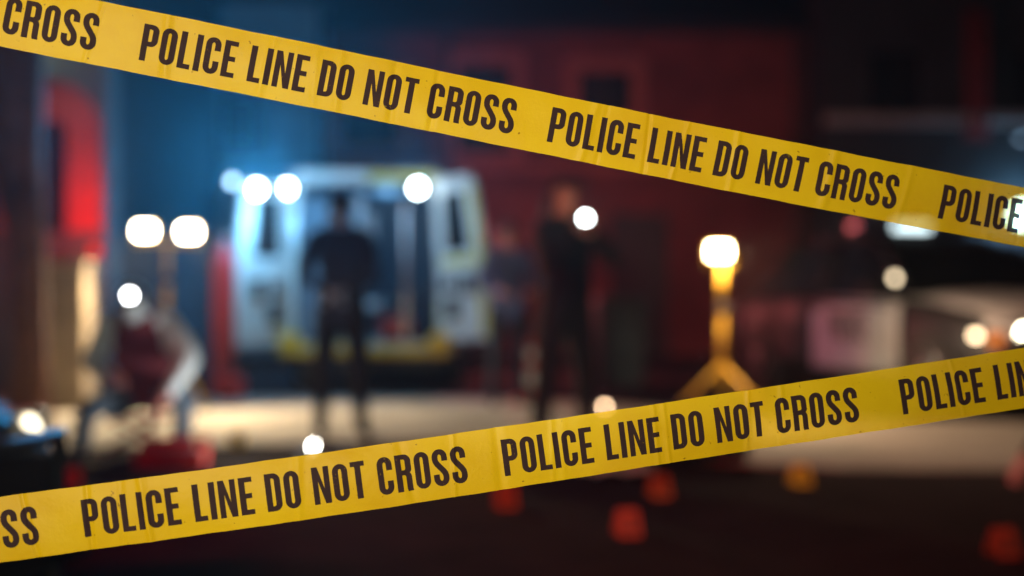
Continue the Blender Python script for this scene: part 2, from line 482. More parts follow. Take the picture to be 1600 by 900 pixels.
# cream low wall and timber post
b = MB()
b.box((px2(92, 12.6), 12.8, 0.64), (0.46, 0.45, 1.28), bev=0.015)
b.box((px2(92, 12.6), 12.8, 1.31), (0.52, 0.51, 0.06), bev=0.015)
tag(b.build('pier', M['cream']), 'short cream rendered pier with a flat cap under the red arch', 'pier')
b = MB()
b.tube([(px2(46, 11.2), 11.2, 0), (px2(48, 11.2), 11.2, 0.5), (px2(46, 11.2), 11.2, 1.3), (px2(26, 11.2), 11.22, 2.1), (px2(18, 11.2), 11.25, 3.4)], [0.19, 0.135, 0.13, 0.20, 0.23], 16)
tr = b.build('trunk', M['brown_wood'])
tree = thing('street_tree', 'brown bare tree trunk standing in front of the cream pier', 'tree')
tr.parent = tree
b = MB()
for i in range(7):
    a = i * 0.9; base = Vector((px2(30, 11.2), 11.25, 3.1 + 0.05 * i))
    tip = base + Vector((math.cos(a) * 0.9, math.sin(a) * 0.9, 1.2 + 0.2 * (i % 3)))
    b.tube([base, (base + tip) / 2 + Vector((0, 0, 0.12)), tip], [0.05, 0.03, 0.01], 6)
b.build('limb', M['brown_wood'], tree)

# ------------------------------------------------------------------ ambulance (rear view, origin at ground centre of the rear face, front towards +y)
def ambulance():
    ax, ay = px2(572, 15.0), 15.0
    t = thing('ambulance', 'white and yellow ambulance seen from behind with both rear doors open', 'ambulance', (ax, ay, 0), R(-3))
    W, H, L, zf = 0.99, 2.34, 5.6, 0.50
    # hollow shell: outer and inner cross sections
    def sec(w, h0, h1, y, r):
        pts = [(-w, h0), (w, h0), (w + 0.0, 1.3), (w - 0.05, h1 - r)]
        for i in range(1, 6): a = math.pi / 2 * i / 5; pts.append((w - 0.05 - r + r * math.cos(a), h1 - r + r * math.sin(a)))
        for i in range(0, 6): a = math.pi / 2 + math.pi / 2 * i / 5; pts.append((-w + 0.05 + r + r * math.cos(a), h1 - r + r * math.sin(a)))
        pts.append((-w, 1.3))
        return [(x, y, z) for x, z in pts]
    o_ = [sec(W, 0.42, H, y, 0.18) for y in (0, 1.5, 3.6)] + [sec(W - 0.02, 0.42, H - 0.12, 4.2, 0.18)]
    b = MB(); b.loft(o_, caps=False)
    i_ = [sec(W - 0.17, zf + 0.02, H - 0.13, y, 0.10) for y in (0.0, 3.0)]
    bm = b.bm
    ro_ = [v for v in bm.verts][:len(o_[0])]
    inner = [[bm.verts.new(p) for p in s] for s in i_]
    nn = len(inner[0])
    for k in range(nn):
        bm.faces.new((ro_[k], ro_[(k + 1) % nn], inner[0][(k + 1) % nn], inner[0][k]))
        f = bm.faces.new((inner[0][k], inner[0][(k + 1) % nn], inner[1][(k + 1) % nn], inner[1][k])); f.material_index = 1
    f = bm.faces.new(inner[1]); f.material_index = 1
    b.build('body', [M['amb_white'], M['amb_inside']], t)
    # cab
    b = MB()
    b.loft([[(-W + .02, 4.2, .42), (W - .02, 4.2, .42), (W - .02, 4.2, 1.3), (W - .12, 4.2, 2.15), (-W + .12, 4.2, 2.15), (-W + .02, 4.2, 1.3)],
            [(-W + .02, 4.9, .42), (W - .02, 4.9, .42), (W - .02, 4.9, 1.3), (W - .2, 4.9, 2.0), (-W + .2, 4.9, 2.0), (-W + .02, 4.9, 1.3)],
            [(-W + .05, 5.5, .42), (W - .05, 5.5, .42), (W - .05, 5.5, 1.15), (W - .25, 5.5, 1.3), (-W + .25, 5.5, 1.3), (-W + .05, 5.5, 1.15)],
            [(-W + .15, 6.1, .42), (W - .15, 6.1, .42), (W - .15, 6.1, .8), (W - .3, 6.1, .95), (-W + .3, 6.1, .95), (-W + .15, 6.1, .8)]], smooth=False)
    b.build('cab', M['amb_white'], t)
    # yellow reflective surround of the opening
    b = MB()
    b.box((0.42, -0.012, H - 0.075), (0.78, 0.02, 0.10), bev=0.005)
    b.box((0.875, -0.012, 1.35), (0.10, 0.02, 1.55), bev=0.005)
    b.build('reflective_surround', M['amb_yellow'], t)
    # bumper step
    b = MB()
    b.box((0, -0.13, 0.44), (1.5, 0.26, 0.10), bev=0.02)
    b.box((0.86, -0.10, 0.50), (0.24, 0.22, 0.24), bev=0.04)
    b.box((-0.86, -0.10, 0.50), (0.24, 0.22, 0.24), bev=0.04)
    b.build('bumper', M['yellow_paint'], t)
    b = MB(); b.box((0, 0.6, 0.33), (1.7, 1.3, 0.16), bev=0.03); b.build('underbody', M['dark_plastic'], t)
    # tail lamps
    for s in (-1, 1):
        b = MB(); b.box((s * 0.93, -0.03, 0.78), (0.09, 0.05, 0.26), bev=0.01); b.build('tail_lamp', M['red_plastic'], t)
        for yy in (1.1, 4.6):
            b = MB(); b.lathe((s * 0.92, yy, 0.34), [(0.24, -0.12), (0.33, -0.10), (0.34, 0), (0.33, 0.10), (0.24, 0.12)], 28, axis=(1, 0, 0)); w = b.build('wheel', M['rubber'], t)
            b = MB(); b.lathe((s * 1.0, yy, 0.34), [(0.2, -0.05), (0.2, 0.04), (0.06, 0.06)], 20, axis=(s, 0, 0)); b.build('rim', M['steel'], w)
    # rear doors, hinged at the sides, swung out
    def door(s, ang):
        hx = 0.90 * s
        # panel as prism with tapered outer top
        w = 0.74
        b = MB()
        out = [(0, 0.50), (w + 0.05, 0.50), (w + 0.03, 1.35), (w - 0.07, 2.08), (w - 0.15, 2.2), (0, 2.2)]
        # direction: closed door runs from hinge towards the centre (-s); open it by ang
        d = Vector((-s * math.cos(ang), -math.sin(ang), 0))
        nrm = Vector((-d.y, d.x, 0)) * (1 if s > 0 else -1)
        def q(u, z, k): return Vector((hx, -0.02, 0)) + d * u + nrm * k + Vector((0, 0, z))
        def slab(name, outline, k0, k1, m, par):
            bb = MB()
            bb.loft([[q(u, z, k0) for u, z in outline], [q(u, z, k1) for u, z in outline]], smooth=False)
            bmesh.ops.bevel(bb.bm, geom=bb.bm.edges[:], offset=0.006, segments=1, affect='EDGES')
            return bb.build(name, m, par)
        p = slab('rear_door', out, -0.03, 0.03, M['amb_white'], t)
        # inner face (towards the camera once open): both sides get the fittings
        for side in (-1, 1):
            k0, k1 = (0.031 * side, 0.040 * side)
            slab('window', [(0.16, 1.42), (w - 0.18, 1.42), (w - 0.25, 2.04), (0.16, 2.04)], k0, k1, M['glass'], p)
            if s > 0: slab('reflective_strip', [(w - 0.05, 0.54), (w + 0.03, 0.54), (w + 0.01, 1.34), (w - 0.09, 2.06), (w - 0.17, 2.06), (w - 0.07, 1.34)], k0, k1 + 0.002 * side, M['amb_yellow'], p)
            if s > 0: slab('reflective_strip', [(0.10, 1.28), (w - 0.10, 1.28), (w - 0.10, 1.36), (0.10, 1.36)], k0, k1, M['amb_yellow'], p)
            slab('storage_pocket', [(0.14, 0.72), (0.34, 0.72), (0.34, 0.95), (0.14, 0.95)], k0, k1 + 0.03 * side, M['dark_plastic'], p)
            slab('storage_pocket', [(0.42, 0.98), (0.60, 0.98), (0.60, 1.18), (0.42, 1.18)], k0, k1 + 0.03 * side, M['dark_plastic'], p)
            slab('storage_pocket', [(0.12, 1.02), (0.30, 1.02), (0.30, 1.16), (0.12, 1.16)], k0, k1 + 0.02 * side, M['dark_plastic'], p)
        if s > 0: p.rotation_euler = (0, R(-3.0), 0)
        return p
    door(1, R(140)); door(-1, R(124))
    # inside fittings
    b = MB()
    b.box((-0.62, 1.2, 1.45), (0.34, 2.2, 1.2), bev=0.02); b.box((-0.6, 1.2, 0.75), (0.38, 2.2, 0.42), bev=0.02)
    b.build('cabinet', M['amb_inside'], t)
    b = MB(); b.box((0.56, 1.5, 0.78), (0.42, 1.8, 0.5), bev=0.03); b.box((0.74, 1.5, 1.3), (0.08, 1.8, 0.5), bev=0.03); b.build('bench', M['navy'], t)
    b = MB(); b.box((-0.13, 1.2, 0.92), (0.5, 1.9, 0.10), bev=0.03)
    for yy in (0.4, 2.0): b.box((-0.13, yy, 0.70), (0.06, 0.06, 0.38)); b.box((-0.13, yy, 0.54), (0.5, 0.06, 0.05))
    b.build('stretcher', M['amb_steel'], t)
    b = MB(); b.box((-0.13, 0.35, 1.55), (0.09, 0.05, 1.1), bev=0.01); b.box((-0.02, 0.45, 1.75), (0.12, 0.08, 0.34), bev=0.02); b.build('grab_rail', M['amb_steel'], t)
    b = MB(); b.box((0.45, 0.08, 1.3), (0.05, 0.05, 1.5), bev=0.01); b.build('handrail', M['steel'], t)
    # lamps on the rear
    def lamp(name, x, z, r, em, e, c, y=-0.07):
        x = x / 0.92
        b = MB(); b.lathe((x, y + 0.02, z), [(r + 0.012, -0.06), (r + 0.02, 0.0), (r + 0.012, 0.022)], 20, axis=(0, -1, 0)); h = b.build(name, M['dark_plastic'], t)
        b = MB(); b.tube([(x, y + 0.04, z), (max(min(x, 0.8), -0.86), -0.01, z)], 0.018, 8); b.build('bracket', M['dark_plastic'], h)
        b = MB(); b.lathe((x, y - 0.01, z), [(r, 0.0), (r * 0.9, 0.02), (r * 0.4, 0.03)], 20, axis=(0, -1, 0)); b.build('lens', em, h)
        if e:
            light('POINT', name + '_light', (x, y - 0.65, z - 0.3), e * 0.16, c, h, 0.05)
            light('SPOT', name + '_beam', (x, y - 0.12, z), e * 6.0, (0.04, 0.42, 1.0), h, 0.05, target=(x + 0.4, y - 5, z + 1.7), spot=R(66), blend=0.9)
    BW = (0.20, 0.58, 1.0)
    e1 = emat('blue_white_lamp', (0.75, 0.92, 1.0), 45)
    e2 = emat('pale_blue_lamp', (0.45, 0.75, 1.0), 7)
    lz = 1.1 + 157 / 148
    lamp('scene_lamp', px2(411, 14.8) - ax, 1.1 + 152 / 150, 0.055, e1, 260, BW, -0.46)
    lamp('scene_lamp', px2(445, 14.8) - ax, 1.1 + 157 / 150, 0.055, e1, 200, BW, -0.07)
    lamp('scene_lamp', px2(653, 14.8) - ax, 1.1 + 157 / 150, 0.055, e1, 60, (0.45, 0.72, 1.0))
    lamp('marker_lamp', px2(380, 14.8) - ax, 1.1 + 162 / 150, 0.045, e2, 0, BW, -0.66)
    # beacons added on both flanks to tint the far walls red and blue
    for sx, ecol, lcol, en in ((1, (1.0, 0.06, 0.08), (1.0, 0.17, 0.17), 200), (-1, (0.1, 0.4, 1.0), (0.015, 0.36, 0.85), 150)):
        b = MB(); b.box((sx * 1.01, 2.6, 1.75), (0.05, 0.34, 0.12), bev=0.015); rb = b.build('wall_tint_beacon', M['dark_plastic'], t)
        b = MB(); b.box((sx * 1.045, 2.6, 1.75), (0.03, 0.28, 0.08), bev=0.012); b.build('lens', emat('tint_beacon_glow', ecol, 1.5), rb)
        light('POINT', 'wall_tint_light', (sx * 1.22, 2.75, 1.75), en, lcol, rb, 0.1)
    t.scale = (0.92, 1, 1)
    light('POINT', 'interior_light', (0.0, 1.6, 2.05), 12, (0.25, 0.6, 1.0), t, 0.1)
    return t
ambulance()

# ------------------------------------------------------------------ work lights on tripods
def halogen(parent, x, y, z, energy, color, em, tgt, spot=105):
    b = MB(); b.box((x, y + 0.045, z), (0.20, 0.09, 0.15), bev=0.015); b.box((x, y + 0.10, z), (0.14, 0.03, 0.11), bev=0.01)
    h = b.build('lamp_head', M['yellow_paint'], parent)
    b = MB(); b.box((x, y - 0.008, z), (0.155, 0.012, 0.10), bev=0.004); b.build('lens', em, h)
    b = MB(); b.tube([(x - 0.11, y + 0.03, z), (x - 0.11, y + 0.03, z - 0.11), (x + 0.11, y + 0.03, z - 0.11), (x + 0.11, y + 0.03, z)], 0.008, 8); b.build('bracket', M['yellow_paint'], h)
    light('SPOT', 'lamp_light', (x, y - 0.06, z), energy, color, h, 0.06, target=tgt, spot=R(spot), blend=0.95 if spot < 40 else 0.85)
def tripod(name, label, px, Y, ztop, zapex, spread, heads, energy, color, em, rz=0.0, tgt=None, spot=105):
    t = thing(name, label, 'work light', (px2(px, Y), Y, 0))
    b = MB()
    b.tube([(0, 0, zapex - 0.12), (0, 0, (ztop + zapex) / 2)], 0.026, 12)
    b.tube([(0, 0, (ztop + zapex) / 2 - 0.02), (0, 0, ztop - 0.1)], 0.021, 12)
    b.build('pole', M['yellow_paint'], t)
    b = MB(); b.lathe((0, 0, (ztop + zapex) / 2 - 0.05), [(0.034, 0), (0.036, 0.02), (0.034, 0.08)], 14); b.tube([(0, 0, (ztop + zapex) / 2), (0.08, -0.02, (ztop + zapex) / 2)], 0.012, 8)
    b.build('collar', M['dark_plastic'], t)
    for k in range(3):
        a = rz + k * 2 * math.pi / 3
        b = MB(); b.tube([(0, 0, zapex), (math.cos(a) * spread, math.sin(a) * spread, 0.02)], 0.019, 10); lg = b.build('leg', M['yellow_paint'], t)
        b = MB(); b.lathe((math.cos(a) * spread, math.sin(a) * spread, 0.0), [(0.024, 0), (0.024, 0.05)], 10); b.build('rubber_foot', M['rubber'], lg)
    if len(heads) > 1:
        b = MB(); b.box((0, 0.02, ztop - 0.10), (0.62, 0.03, 0.03), bev=0.004); b.build('crossbar', M['yellow_paint'], t)
    for (dx, dz) in heads:
        halogen(t, dx, -0.03, ztop + dz, energy, color, em, tgt[len([k for k in t.children if k.name.startswith('lamp_head')]) % len(tgt)] if tgt else (dx, -2.4, 0.0), spot if not isinstance(spot, list) else spot[len([k for k in t.children if k.name.startswith('lamp_head')])])
    return t
FRONT = 660
eh = emat('halogen_glow', (1.0, 0.88, 0.66), 60)
Yl = 13.0
tripod('tripod_work_light', 'twin-headed yellow work light on a tripod left of the ambulance', 262, Yl, py2(361, Yl), 0.75, 0.5,
       [(px2(228, Yl) - px2(262, Yl), 0.0), (px2(297, Yl) - px2(262, Yl), -0.01)], 620, (1.0, 0.74, 0.42), eh, rz=R(-35), tgt=[(-0.3, -1.35, 0.0), (2.2, -1.3, 0.0)], spot=98)
Yr = 11.6
tripod('tripod_work_light', 'single-headed yellow work light on a tripod before the red brick wall', 1128, Yr, py2(393, Yr), 0.48, 0.52,
       [(px2(1123, Yr) - px2(1128, Yr), 0.0)], 260, (1.0, 0.68, 0.42), emat('halogen_glow_warm', (1.0, 0.80, 0.50), 60), rz=R(-40), tgt=[(1.7, -0.9, 0.1)], spot=146)

tf = tripod('tripod_work_light', 'yellow work light on a tripod standing behind the camera', 800, 1, 1.45, 0.5, 0.5,
       [(-0.15, 0.0), (0.15, 0.0)], FRONT, (1.0, 0.86, 0.60), emat('halogen_glow_front', (1.0, 0.8, 0.5), 20), rz=R(-40), tgt=[(0, -10, 1.75), (-0.3, -10, 1.3)], spot=[62, 27])
tf.location = (-0.55, -2.5, 0)
tf.rotation_euler = (0, 0, R(180 - 3))
# ------------------------------------------------------------------ people
def person(name, label, J, mats, bones_mat, loc=(0, 0, 0), rz=0, face=(0, -1, 0), hair=None, cap=None, hood=False, hands=True):
    """J: joints name->(pos, radius). one continuous skinned body."""
    order = ['pelvis', 'waist', 'chest', 'neck', 'skull', 'crown', 'shL', 'elL', 'wrL', 'shR', 'elR', 'wrR', 'hipL', 'knL', 'anL', 'toeL', 'hipR', 'knR', 'anR', 'toeR']
    bones = [('pelvis', 'waist'), ('waist', 'chest'), ('chest', 'neck'), ('neck', 'skull'), ('skull', 'crown'),
             ('chest', 'shL'), ('shL', 'elL'), ('elL', 'wrL'), ('chest', 'shR'), ('shR', 'elR'), ('elR', 'wrR'),
             ('pelvis', 'hipL'), ('hipL', 'knL'), ('knL', 'anL'), ('anL', 'toeL'), ('pelvis', 'hipR'), ('hipR', 'knR'), ('knR', 'anR'), ('anR', 'toeR')]
    J = dict(J)
    fdir = Vector(face).normalized()
    if hands:
        for s in 'LR':
            w = Vector(J['wr' + s][0]); e = Vector(J['el' + s][0])
            d = (w - e).normalized()
            side = d.cross(Vector((0, 0, 1)));
            if side.length < 0.2: side = d.cross(Vector((0, 1, 0)))
            side.normalize()
            nrm = side.cross(d)
            palm = w + d * 0.085
            J['palm' + s] = (palm, 0.030); bones.append(('wr' + s, 'palm' + s)); order.append('palm' + s)
            for fi, (off, ln) in enumerate(((-0.034, 0.075), (-0.012, 0.088), (0.011, 0.082), (0.033, 0.065))):
                k1 = palm + side * off + d * 0.03
                k2 = k1 + d * ln * 0.5 - nrm * 0.012
                k3 = k2 + d * ln * 0.32 - nrm * 0.028
                for q, pp in enumerate((k1, k2, k3)):
                    J[f'f{s}{fi}{q}'] = (pp, 0.0095 - q * 0.001); order.append(f'f{s}{fi}{q}')
                bones += [('palm' + s, f'f{s}{fi}0'), (f'f{s}{fi}0', f'f{s}{fi}1'), (f'f{s}{fi}1', f'f{s}{fi}2')]
            t1 = w + d * 0.04 - side * 0.035; t2 = t1 + d * 0.035 - side * 0.022 - nrm * 0.015
            J['t' + s + '0'] = (t1, 0.012); J['t' + s + '1'] = (t2, 0.010); order += ['t' + s + '0', 't' + s + '1']
            bones += [('wr' + s, 't' + s + '0'), ('t' + s + '0', 't' + s + '1')]
    me = bpy.data.meshes.new(name)
    idx = {n: i for i, n in enumerate(order)}
    me.from_pydata([Vector(J[n][0]) for n in order], [(idx[a], idx[c]) for a, c in bones], [])
    o = bpy.data.objects.new(name, me); col.objects.link(o)
    o.modifiers.new('skin', 'SKIN')
    bpy.context.view_layer.update()
    sv = me.skin_vertices
    if not sv:
        me.attributes
    for n in order:
        r = J[n][1]
        r = (r, r) if not isinstance(r, tuple) else r
        me.skin_vertices[0].data[idx[n]].radius = r
        me.skin_vertices[0].data[idx[n]].use_root = (n == 'pelvis')
    ss = o.modifiers.new('subsurf', 'SUBSURF'); ss.levels = 2; ss.render_levels = 2
    dg = bpy.context.evaluated_depsgraph_get()
    ev = o.evaluated_get(dg)
    me2 = bpy.data.meshes.new_from_object(ev)
    o.modifiers.clear(); o.data = me2; bpy.data.meshes.remove(me)
    me2.materials.clear()
    for m in mats: me2.materials.append(m)
    segs = [(Vector(J[a][0]), Vector(J[c][0]), bones_mat.get(c, bones_mat.get(c[:2], bones_mat.get(c[:1], 0))), J[c][1] if not isinstance(J[c][1], tuple) else J[c][1][0]) for a, c in bones]
    for p in me2.polygons:
        c = p.center; best = (9, 0)
        for a, d, mi, rr in segs:
            ab = d - a; tt = max(0, min(1, (c - a).dot(ab) / max(ab.length_squared, 1e-9)))
            dist = (c - (a + ab * tt)).length - rr * 0.8
            if dist < best[0]: best = (dist, mi)
        p.material_index = best[1]; p.use_smooth = True
    me2.name = name
    o.location = loc; o.rotation_euler = (0, 0, rz)
    tag(o, label, 'person')
    # head details
    sk = Vector(J['skull'][0]); cr = Vector(J['crown'][0]); upv = (cr - sk).normalized()
    fd = (fdir - upv * fdir.dot(upv)).normalized(); sd = upv.cross(fd)
    hc = sk + upv * 0.035
    b = MB()
    def blob(c, r, mi, sc=(1, 1, 1)):
        rr = bmesh.ops.create_icosphere(b.bm, subdivisions=2, radius=r)
        rot = Matrix((sd, fd, upv)).transposed().to_4x4()
        bmesh.ops.transform(b.bm, matrix=Matrix.Translation(c) @ rot @ Matrix.Diagonal((*sc, 1)), verts=rr['verts'])
        for v in rr['verts']:
            for f in v.link_faces: f.material_index = mi; f.smooth = True
    if hair is not None or cap is not None:
        hb = MB()
        rr = bmesh.ops.create_uvsphere(hb.bm, u_segments=20, v_segments=14, radius=0.112)
        rot = Matrix((sd, fd, upv)).transposed().to_4x4()
        bmesh.ops.transform(hb.bm, matrix=Matrix.Diagonal((0.86, 1.0, 1.05, 1)), verts=rr['verts'])
        dele = [v for v in hb.bm.verts if (v.co.y > -0.01 and v.co.z < 0.035) or v.co.z < -0.07]
        bmesh.ops.delete(hb.bm, geom=dele, context='VERTS')
        if cap is not None:
            hb.box((0, 0.12, 0.04), (0.14, 0.11, 0.012), bev=0.005)
        for f in hb.bm.faces: f.smooth = True
        bmesh.ops.transform(hb.bm, matrix=Matrix.Translation(hc - fd * 0.008) @ rot, verts=hb.bm.verts[:])
        hb.build('cap' if cap is not None else 'hair', cap if cap is not None else hair, o)
    blob(hc + fd * 0.093 - upv * 0.012, 0.016, 0, (0.8, 1.1, 1.3))         # nose
    for s in (-1, 1):
        blob(hc + fd * 0.082 + sd * 0.032 * s + upv * 0.012, 0.012, 1)     # eye
        blob(hc + sd * 0.083 * s - upv * 0.005, 0.022, 0, (0.4, 0.8, 1.3)) # ear
    blob(hc + fd * 0.078 - upv * 0.052, 0.02, 2, (1.3, 0.5, 0.35))         # mouth
    b.build('face', [M['skin'], mat('eye', (0.03, 0.02, 0.02), 0.2, var=0), mat('lips', (0.4, 0.12, 0.1), 0.5, var=0)], o)
    return o

def standing(h=1.8, f=(0, -1, 0)):
    """upright figure of height h facing f, arms down; returns joint dict"""
    k = h / 1.8
    f = Vector(f).normalized(); s = Vector((0, 0, 1)).cross(f)      # s: towards the figure's left... (one side)
    J = {}
    def V(a, c, z): return (f * a + s * c) * k + Vector((0, 0, z * k))
    J['pelvis'] = (V(0, 0, 0.96), (0.15, 0.11)); J['waist'] = (V(0.01, 0, 1.12), (0.145, 0.10)); J['chest'] = (V(0.0, 0, 1.36), (0.165, 0.115))
    J['neck'] = (V(-0.01, 0, 1.52), 0.058); J['skull'] = (V(0.01, 0, 1.63), (0.078, 0.088)); J['crown'] = (V(0.0, 0, 1.73), (0.066, 0.075))
    for nm, sg in (('L', 1), ('R', -1)):
        J['sh' + nm] = (V(-0.01, 0.19 * sg, 1.43), 0.065); J['el' + nm] = (V(-0.03, 0.26 * sg, 1.14), 0.048); J['wr' + nm] = (V(0.06, 0.27 * sg, 0.90), 0.030)
        J['hip' + nm] = (V(0, 0.10 * sg, 0.90), 0.098); J['kn' + nm] = (V(0.02, 0.13 * sg, 0.50), 0.065); J['an' + nm] = (V(-0.02, 0.15 * sg, 0.09), 0.045)
        J['toe' + nm] = (V(0.15, 0.17 * sg, 0.035), 0.038)
    return J
BM = {'pe': 1, 'wa': 1, 'ch': 1, 'ne': 0, 'sk': 0, 'cr': 0, 'sh': 1, 'el': 1, 'wr': 1, 'pa': 0, 'f': 0, 't': 0, 'hi': 2, 'kn': 2, 'an': 2, 'to': 3}


def wider(J, k):
    for n in ('pelvis', 'waist', 'chest'):
        r = J[n][1]; J[n] = (J[n][0], (r[0] * k, r[1] * k))
    for n in ('hip', 'kn', 'an', 'sh'):
        for q in 'LR': J[n + q] = (J[n + q][0], J[n + q][1] * k)
# officer standing with hands clasped behind, seen from behind (facing away)
J = standing(1.84, (0.1, 1, 0))
for nm, sg in (('L', 1), ('R', -1)):
    f = Vector((0.1, 1, 0)).normalized(); s = Vector((0, 0, 1)).cross(f)
    J['el' + nm] = (s * 0.255 * sg - f * 0.10 + Vector((0, 0, 1.17)), 0.058)
    J['wr' + nm] = (s * 0.07 * sg - f * 0.17 + Vector((0, 0, 1.08)), 0.032)
wider(J, 1.15)
person('person', 'person in dark navy uniform standing with back turned before the open ambulance', J, [M['glove'], M['navy'], M['blackcloth'], M['shoe']], BM,
       (px2(533, 10.3), 10.3, 0), 0, (0.1, 1, 0), hair=M['hair_dark'])

# photographer facing right, arms raised
D2 = 9.35
f = Vector((0.62, -0.78, 0)).normalized(); s = Vector((0, 0, 1)).cross(f)
J = standing(1.86, f)
px0 = px2(882, D2)
fl = P(915, 341, D2 - 0.25)
flo = fl - Vector((px0, D2, 0))
for nm, sg in (('L', 1), ('R', -1)):
    J['sh' + nm] = (s * 0.19 * sg + f * 0.02 + Vector((0, 0, 1.49)), 0.066)
    J['el' + nm] = (f * 0.18 + s * 0.30 * sg + Vector((0, 0, 1.26)), 0.06)
    J['wr' + nm] = (flo - f * 0.02 + s * 0.06 * sg + Vector((0, 0, -0.10)), 0.034)
wider(J, 1.18)
for q, sg in (('L', 1), ('R', -1)):
    for n_, k_ in (('kn', 0.04), ('an', 0.06), ('toe', 0.07)): J[n_ + q] = (Vector(J[n_ + q][0]) + s * sg * k_, J[n_ + q][1])
ph = person('person', 'person in black cap and black clothes raising a bright flashlight to the face', J, [M['skin'], M['blackcloth'], M['blackcloth'], M['shoe_cover']], BM,
       (px0, D2, 0), 0, f, cap=M['blackcloth'])
b = MB()
hp = Vector(J['skull'][0]); hb_ = hp - f * 0.07
b.tube([hb_ + Vector((0, 0, 0.03)), hb_ - f * 0.035 + Vector((0, 0, -0.06)), hb_ - f * 0.05 + Vector((0, 0, -0.17)), hb_ - f * 0.04 + Vector((0, 0, -0.27))], [0.075, 0.085, 0.07, 0.03], 14)
b.build('hair', M['hair_dark'], ph)
def torch(name, label, p, d, em, r=0.045, e=0, c=(1, 1, 1), glow=None):
    t = thing(name, label, 'flashlight', p)
    d = Vector(d).normalized()
    b = MB(); b.lathe((0, 0, 0), [(0.016, -0.16), (0.018, -0.15), (0.018, -0.06), (r + 0.006, -0.02), (r + 0.008, 0.0)], 18, axis=d); b.build('barrel', M['dark_plastic'], t)
    b = MB(); b.lathe((0, 0, 0), [(r, 0.001), (r * 0.6, 0.008)], 18, axis=d); b.build('lens', em, t)
    if e: light('SPOT', 'torch_light', d * 0.03, e, c, t, 0.03, target=d * 3, spot=R(100), blend=0.8)
    return t
torch('flashlight', 'bright white flashlight held up by the black-clad person', fl, (-0.1, -1, 0.02), emat('torch_white', (0.92, 1.0, 1.0), 40), 0.020, 8, (0.9, 1, 1))
spl = light('POINT', 'spill_light', (-0.02, 0.02, 0.10), 0.5, (1.0, 0.75, 0.6), bpy.data.objects['flashlight'], 0.02)
spl.data.energy = 0.35

# paramedic in blue beside the right ambulance door
D3 = 13.4
J = standing(1.76, (0.3, -1, 0))
for nm, sg in (('L', 1), ('R', -1)):
    f = Vector((0.3, -1, 0)).normalized(); s = Vector((0, 0, 1)).cross(f)
    J['el' + nm] = (s * 0.27 * sg + Vector((0, 0, 1.13)), 0.05); J['wr' + nm] = (s * 0.16 * sg + f * 0.2 + Vector((0, 0, 1.08)), 0.032)
person('person', 'person in blue jacket and dark trousers beside the open ambulance door', J, [M['pink_skin'], M['medic_blue'], M['navy'], M['shoe']], BM,
       (px2(793, D3), D3, 0), 0, (0.3, -1, 0), hair=M['hair_dark'])

# crouching examiner on a red folding stool
D4 = 9.45
bx = px2(222, D4)
def L4(px, py, y): q = P(px, py, y); return (q.x - bx, q.y - D4, q.z)
J = {'pelvis': (L4(232, 612, 9.60), (0.17, 0.15)), 'waist': (L4(228, 575, 9.5), (0.20, 0.155)), 'chest': (L4(218, 520, 9.36), (0.21, 0.155)),
     'neck': (L4(210, 492, 9.25), 0.07), 'skull': (L4(207, 478, 9.16), (0.085, 0.095)), 'crown': (L4(206, 462, 9.14), (0.075, 0.08)),
     'shL': (L4(262, 508, 9.36), 0.105), 'elL': (L4(298, 562, 9.25), 0.088), 'wrL': (L4(262, 615, 9.05), 0.042),
     'shR': (L4(166, 512, 9.36), 0.09), 'elR': (L4(142, 570, 9.25), 0.075), 'wrR': (L4(172, 585, 9.0), 0.036),
     'hipL': (L4(255, 618, 9.55), 0.12), 'knL': (L4(290, 618, 9.2), 0.085), 'anL': (L4(282, 696, 9.25), 0.055), 'toeL': (L4(286, 716, 9.08), 0.045),
     'hipR': (L4(205, 620, 9.55), 0.12), 'knR': (L4(135, 640, 9.2), 0.085), 'anR': (L4(125, 700, 9.35), 0.055), 'toeR': (L4(110, 722, 9.15), 0.045)}
BM4 = dict(BM); BM4.update({'wa': 1, 'ch': 1, 'sh': 4, 'el': 4, 'wr': 4, 'hi': 2, 'sk': 4, 'cr': 4, 'ne': 4, 'pa': 5, 'f': 5, 't': 5})
ex = person('person', 'crouching person in pale coverall and maroon vest wearing a headlamp', J, [M['skin'], M['maroon'], M['bluegrey'], M['shoe'], M['coverall'], M['pink_skin']], BM4,
       (bx, D4, 0), 0, (-0.1, -1, -0.35), hair=M['coverall'])
hlmp = thing('headlamp', 'round white headlamp strapped on the crouching person in coverall', 'headlamp', P(206, 462, 9.03))
b = MB(); b.lathe((0, 0, 0), [(0.05, 0.05), (0.05, 0.0), (0.044, -0.004)], 18, axis=(0, -1, 0)); b.lathe((0, 0.09, 0.0), [(0.098, -0.012), (0.098, 0.012)], 20, axis=(0, 0, 1)); b.build('housing', M['dark_plastic'], hlmp)
b = MB(); b.lathe((0, -0.05, 0), [(0.02, 0.0), (0.015, 0.006)], 18, axis=(0, -1, 0)); b.build('lens', emat('headlamp_glow', (0.95, 0.98, 1.0), 45), hlmp)
st = thing('folding_stool', 'red folding stool under the crouching person in coverall', 'stool', (px2(215, 9.5), 9.5, 0))
b = MB(); b.box((0.03, 0.02, 0.24), (0.40, 0.30, 0.03), bev=0.01); b.build('seat', M['red_plastic'], st)
for yy in (-0.16, 0.16):
    b = MB(); b.tube([(-0.20, yy, 0.01), (0.18, yy, 0.24)], 0.014, 8); b.build('leg', M['red_plastic'], st)
    b = MB(); b.tube([(0.22, yy * 0.9, 0.01), (-0.16, yy * 0.9, 0.24)], 0.014, 8); b.build('leg', M['red_plastic'], st)
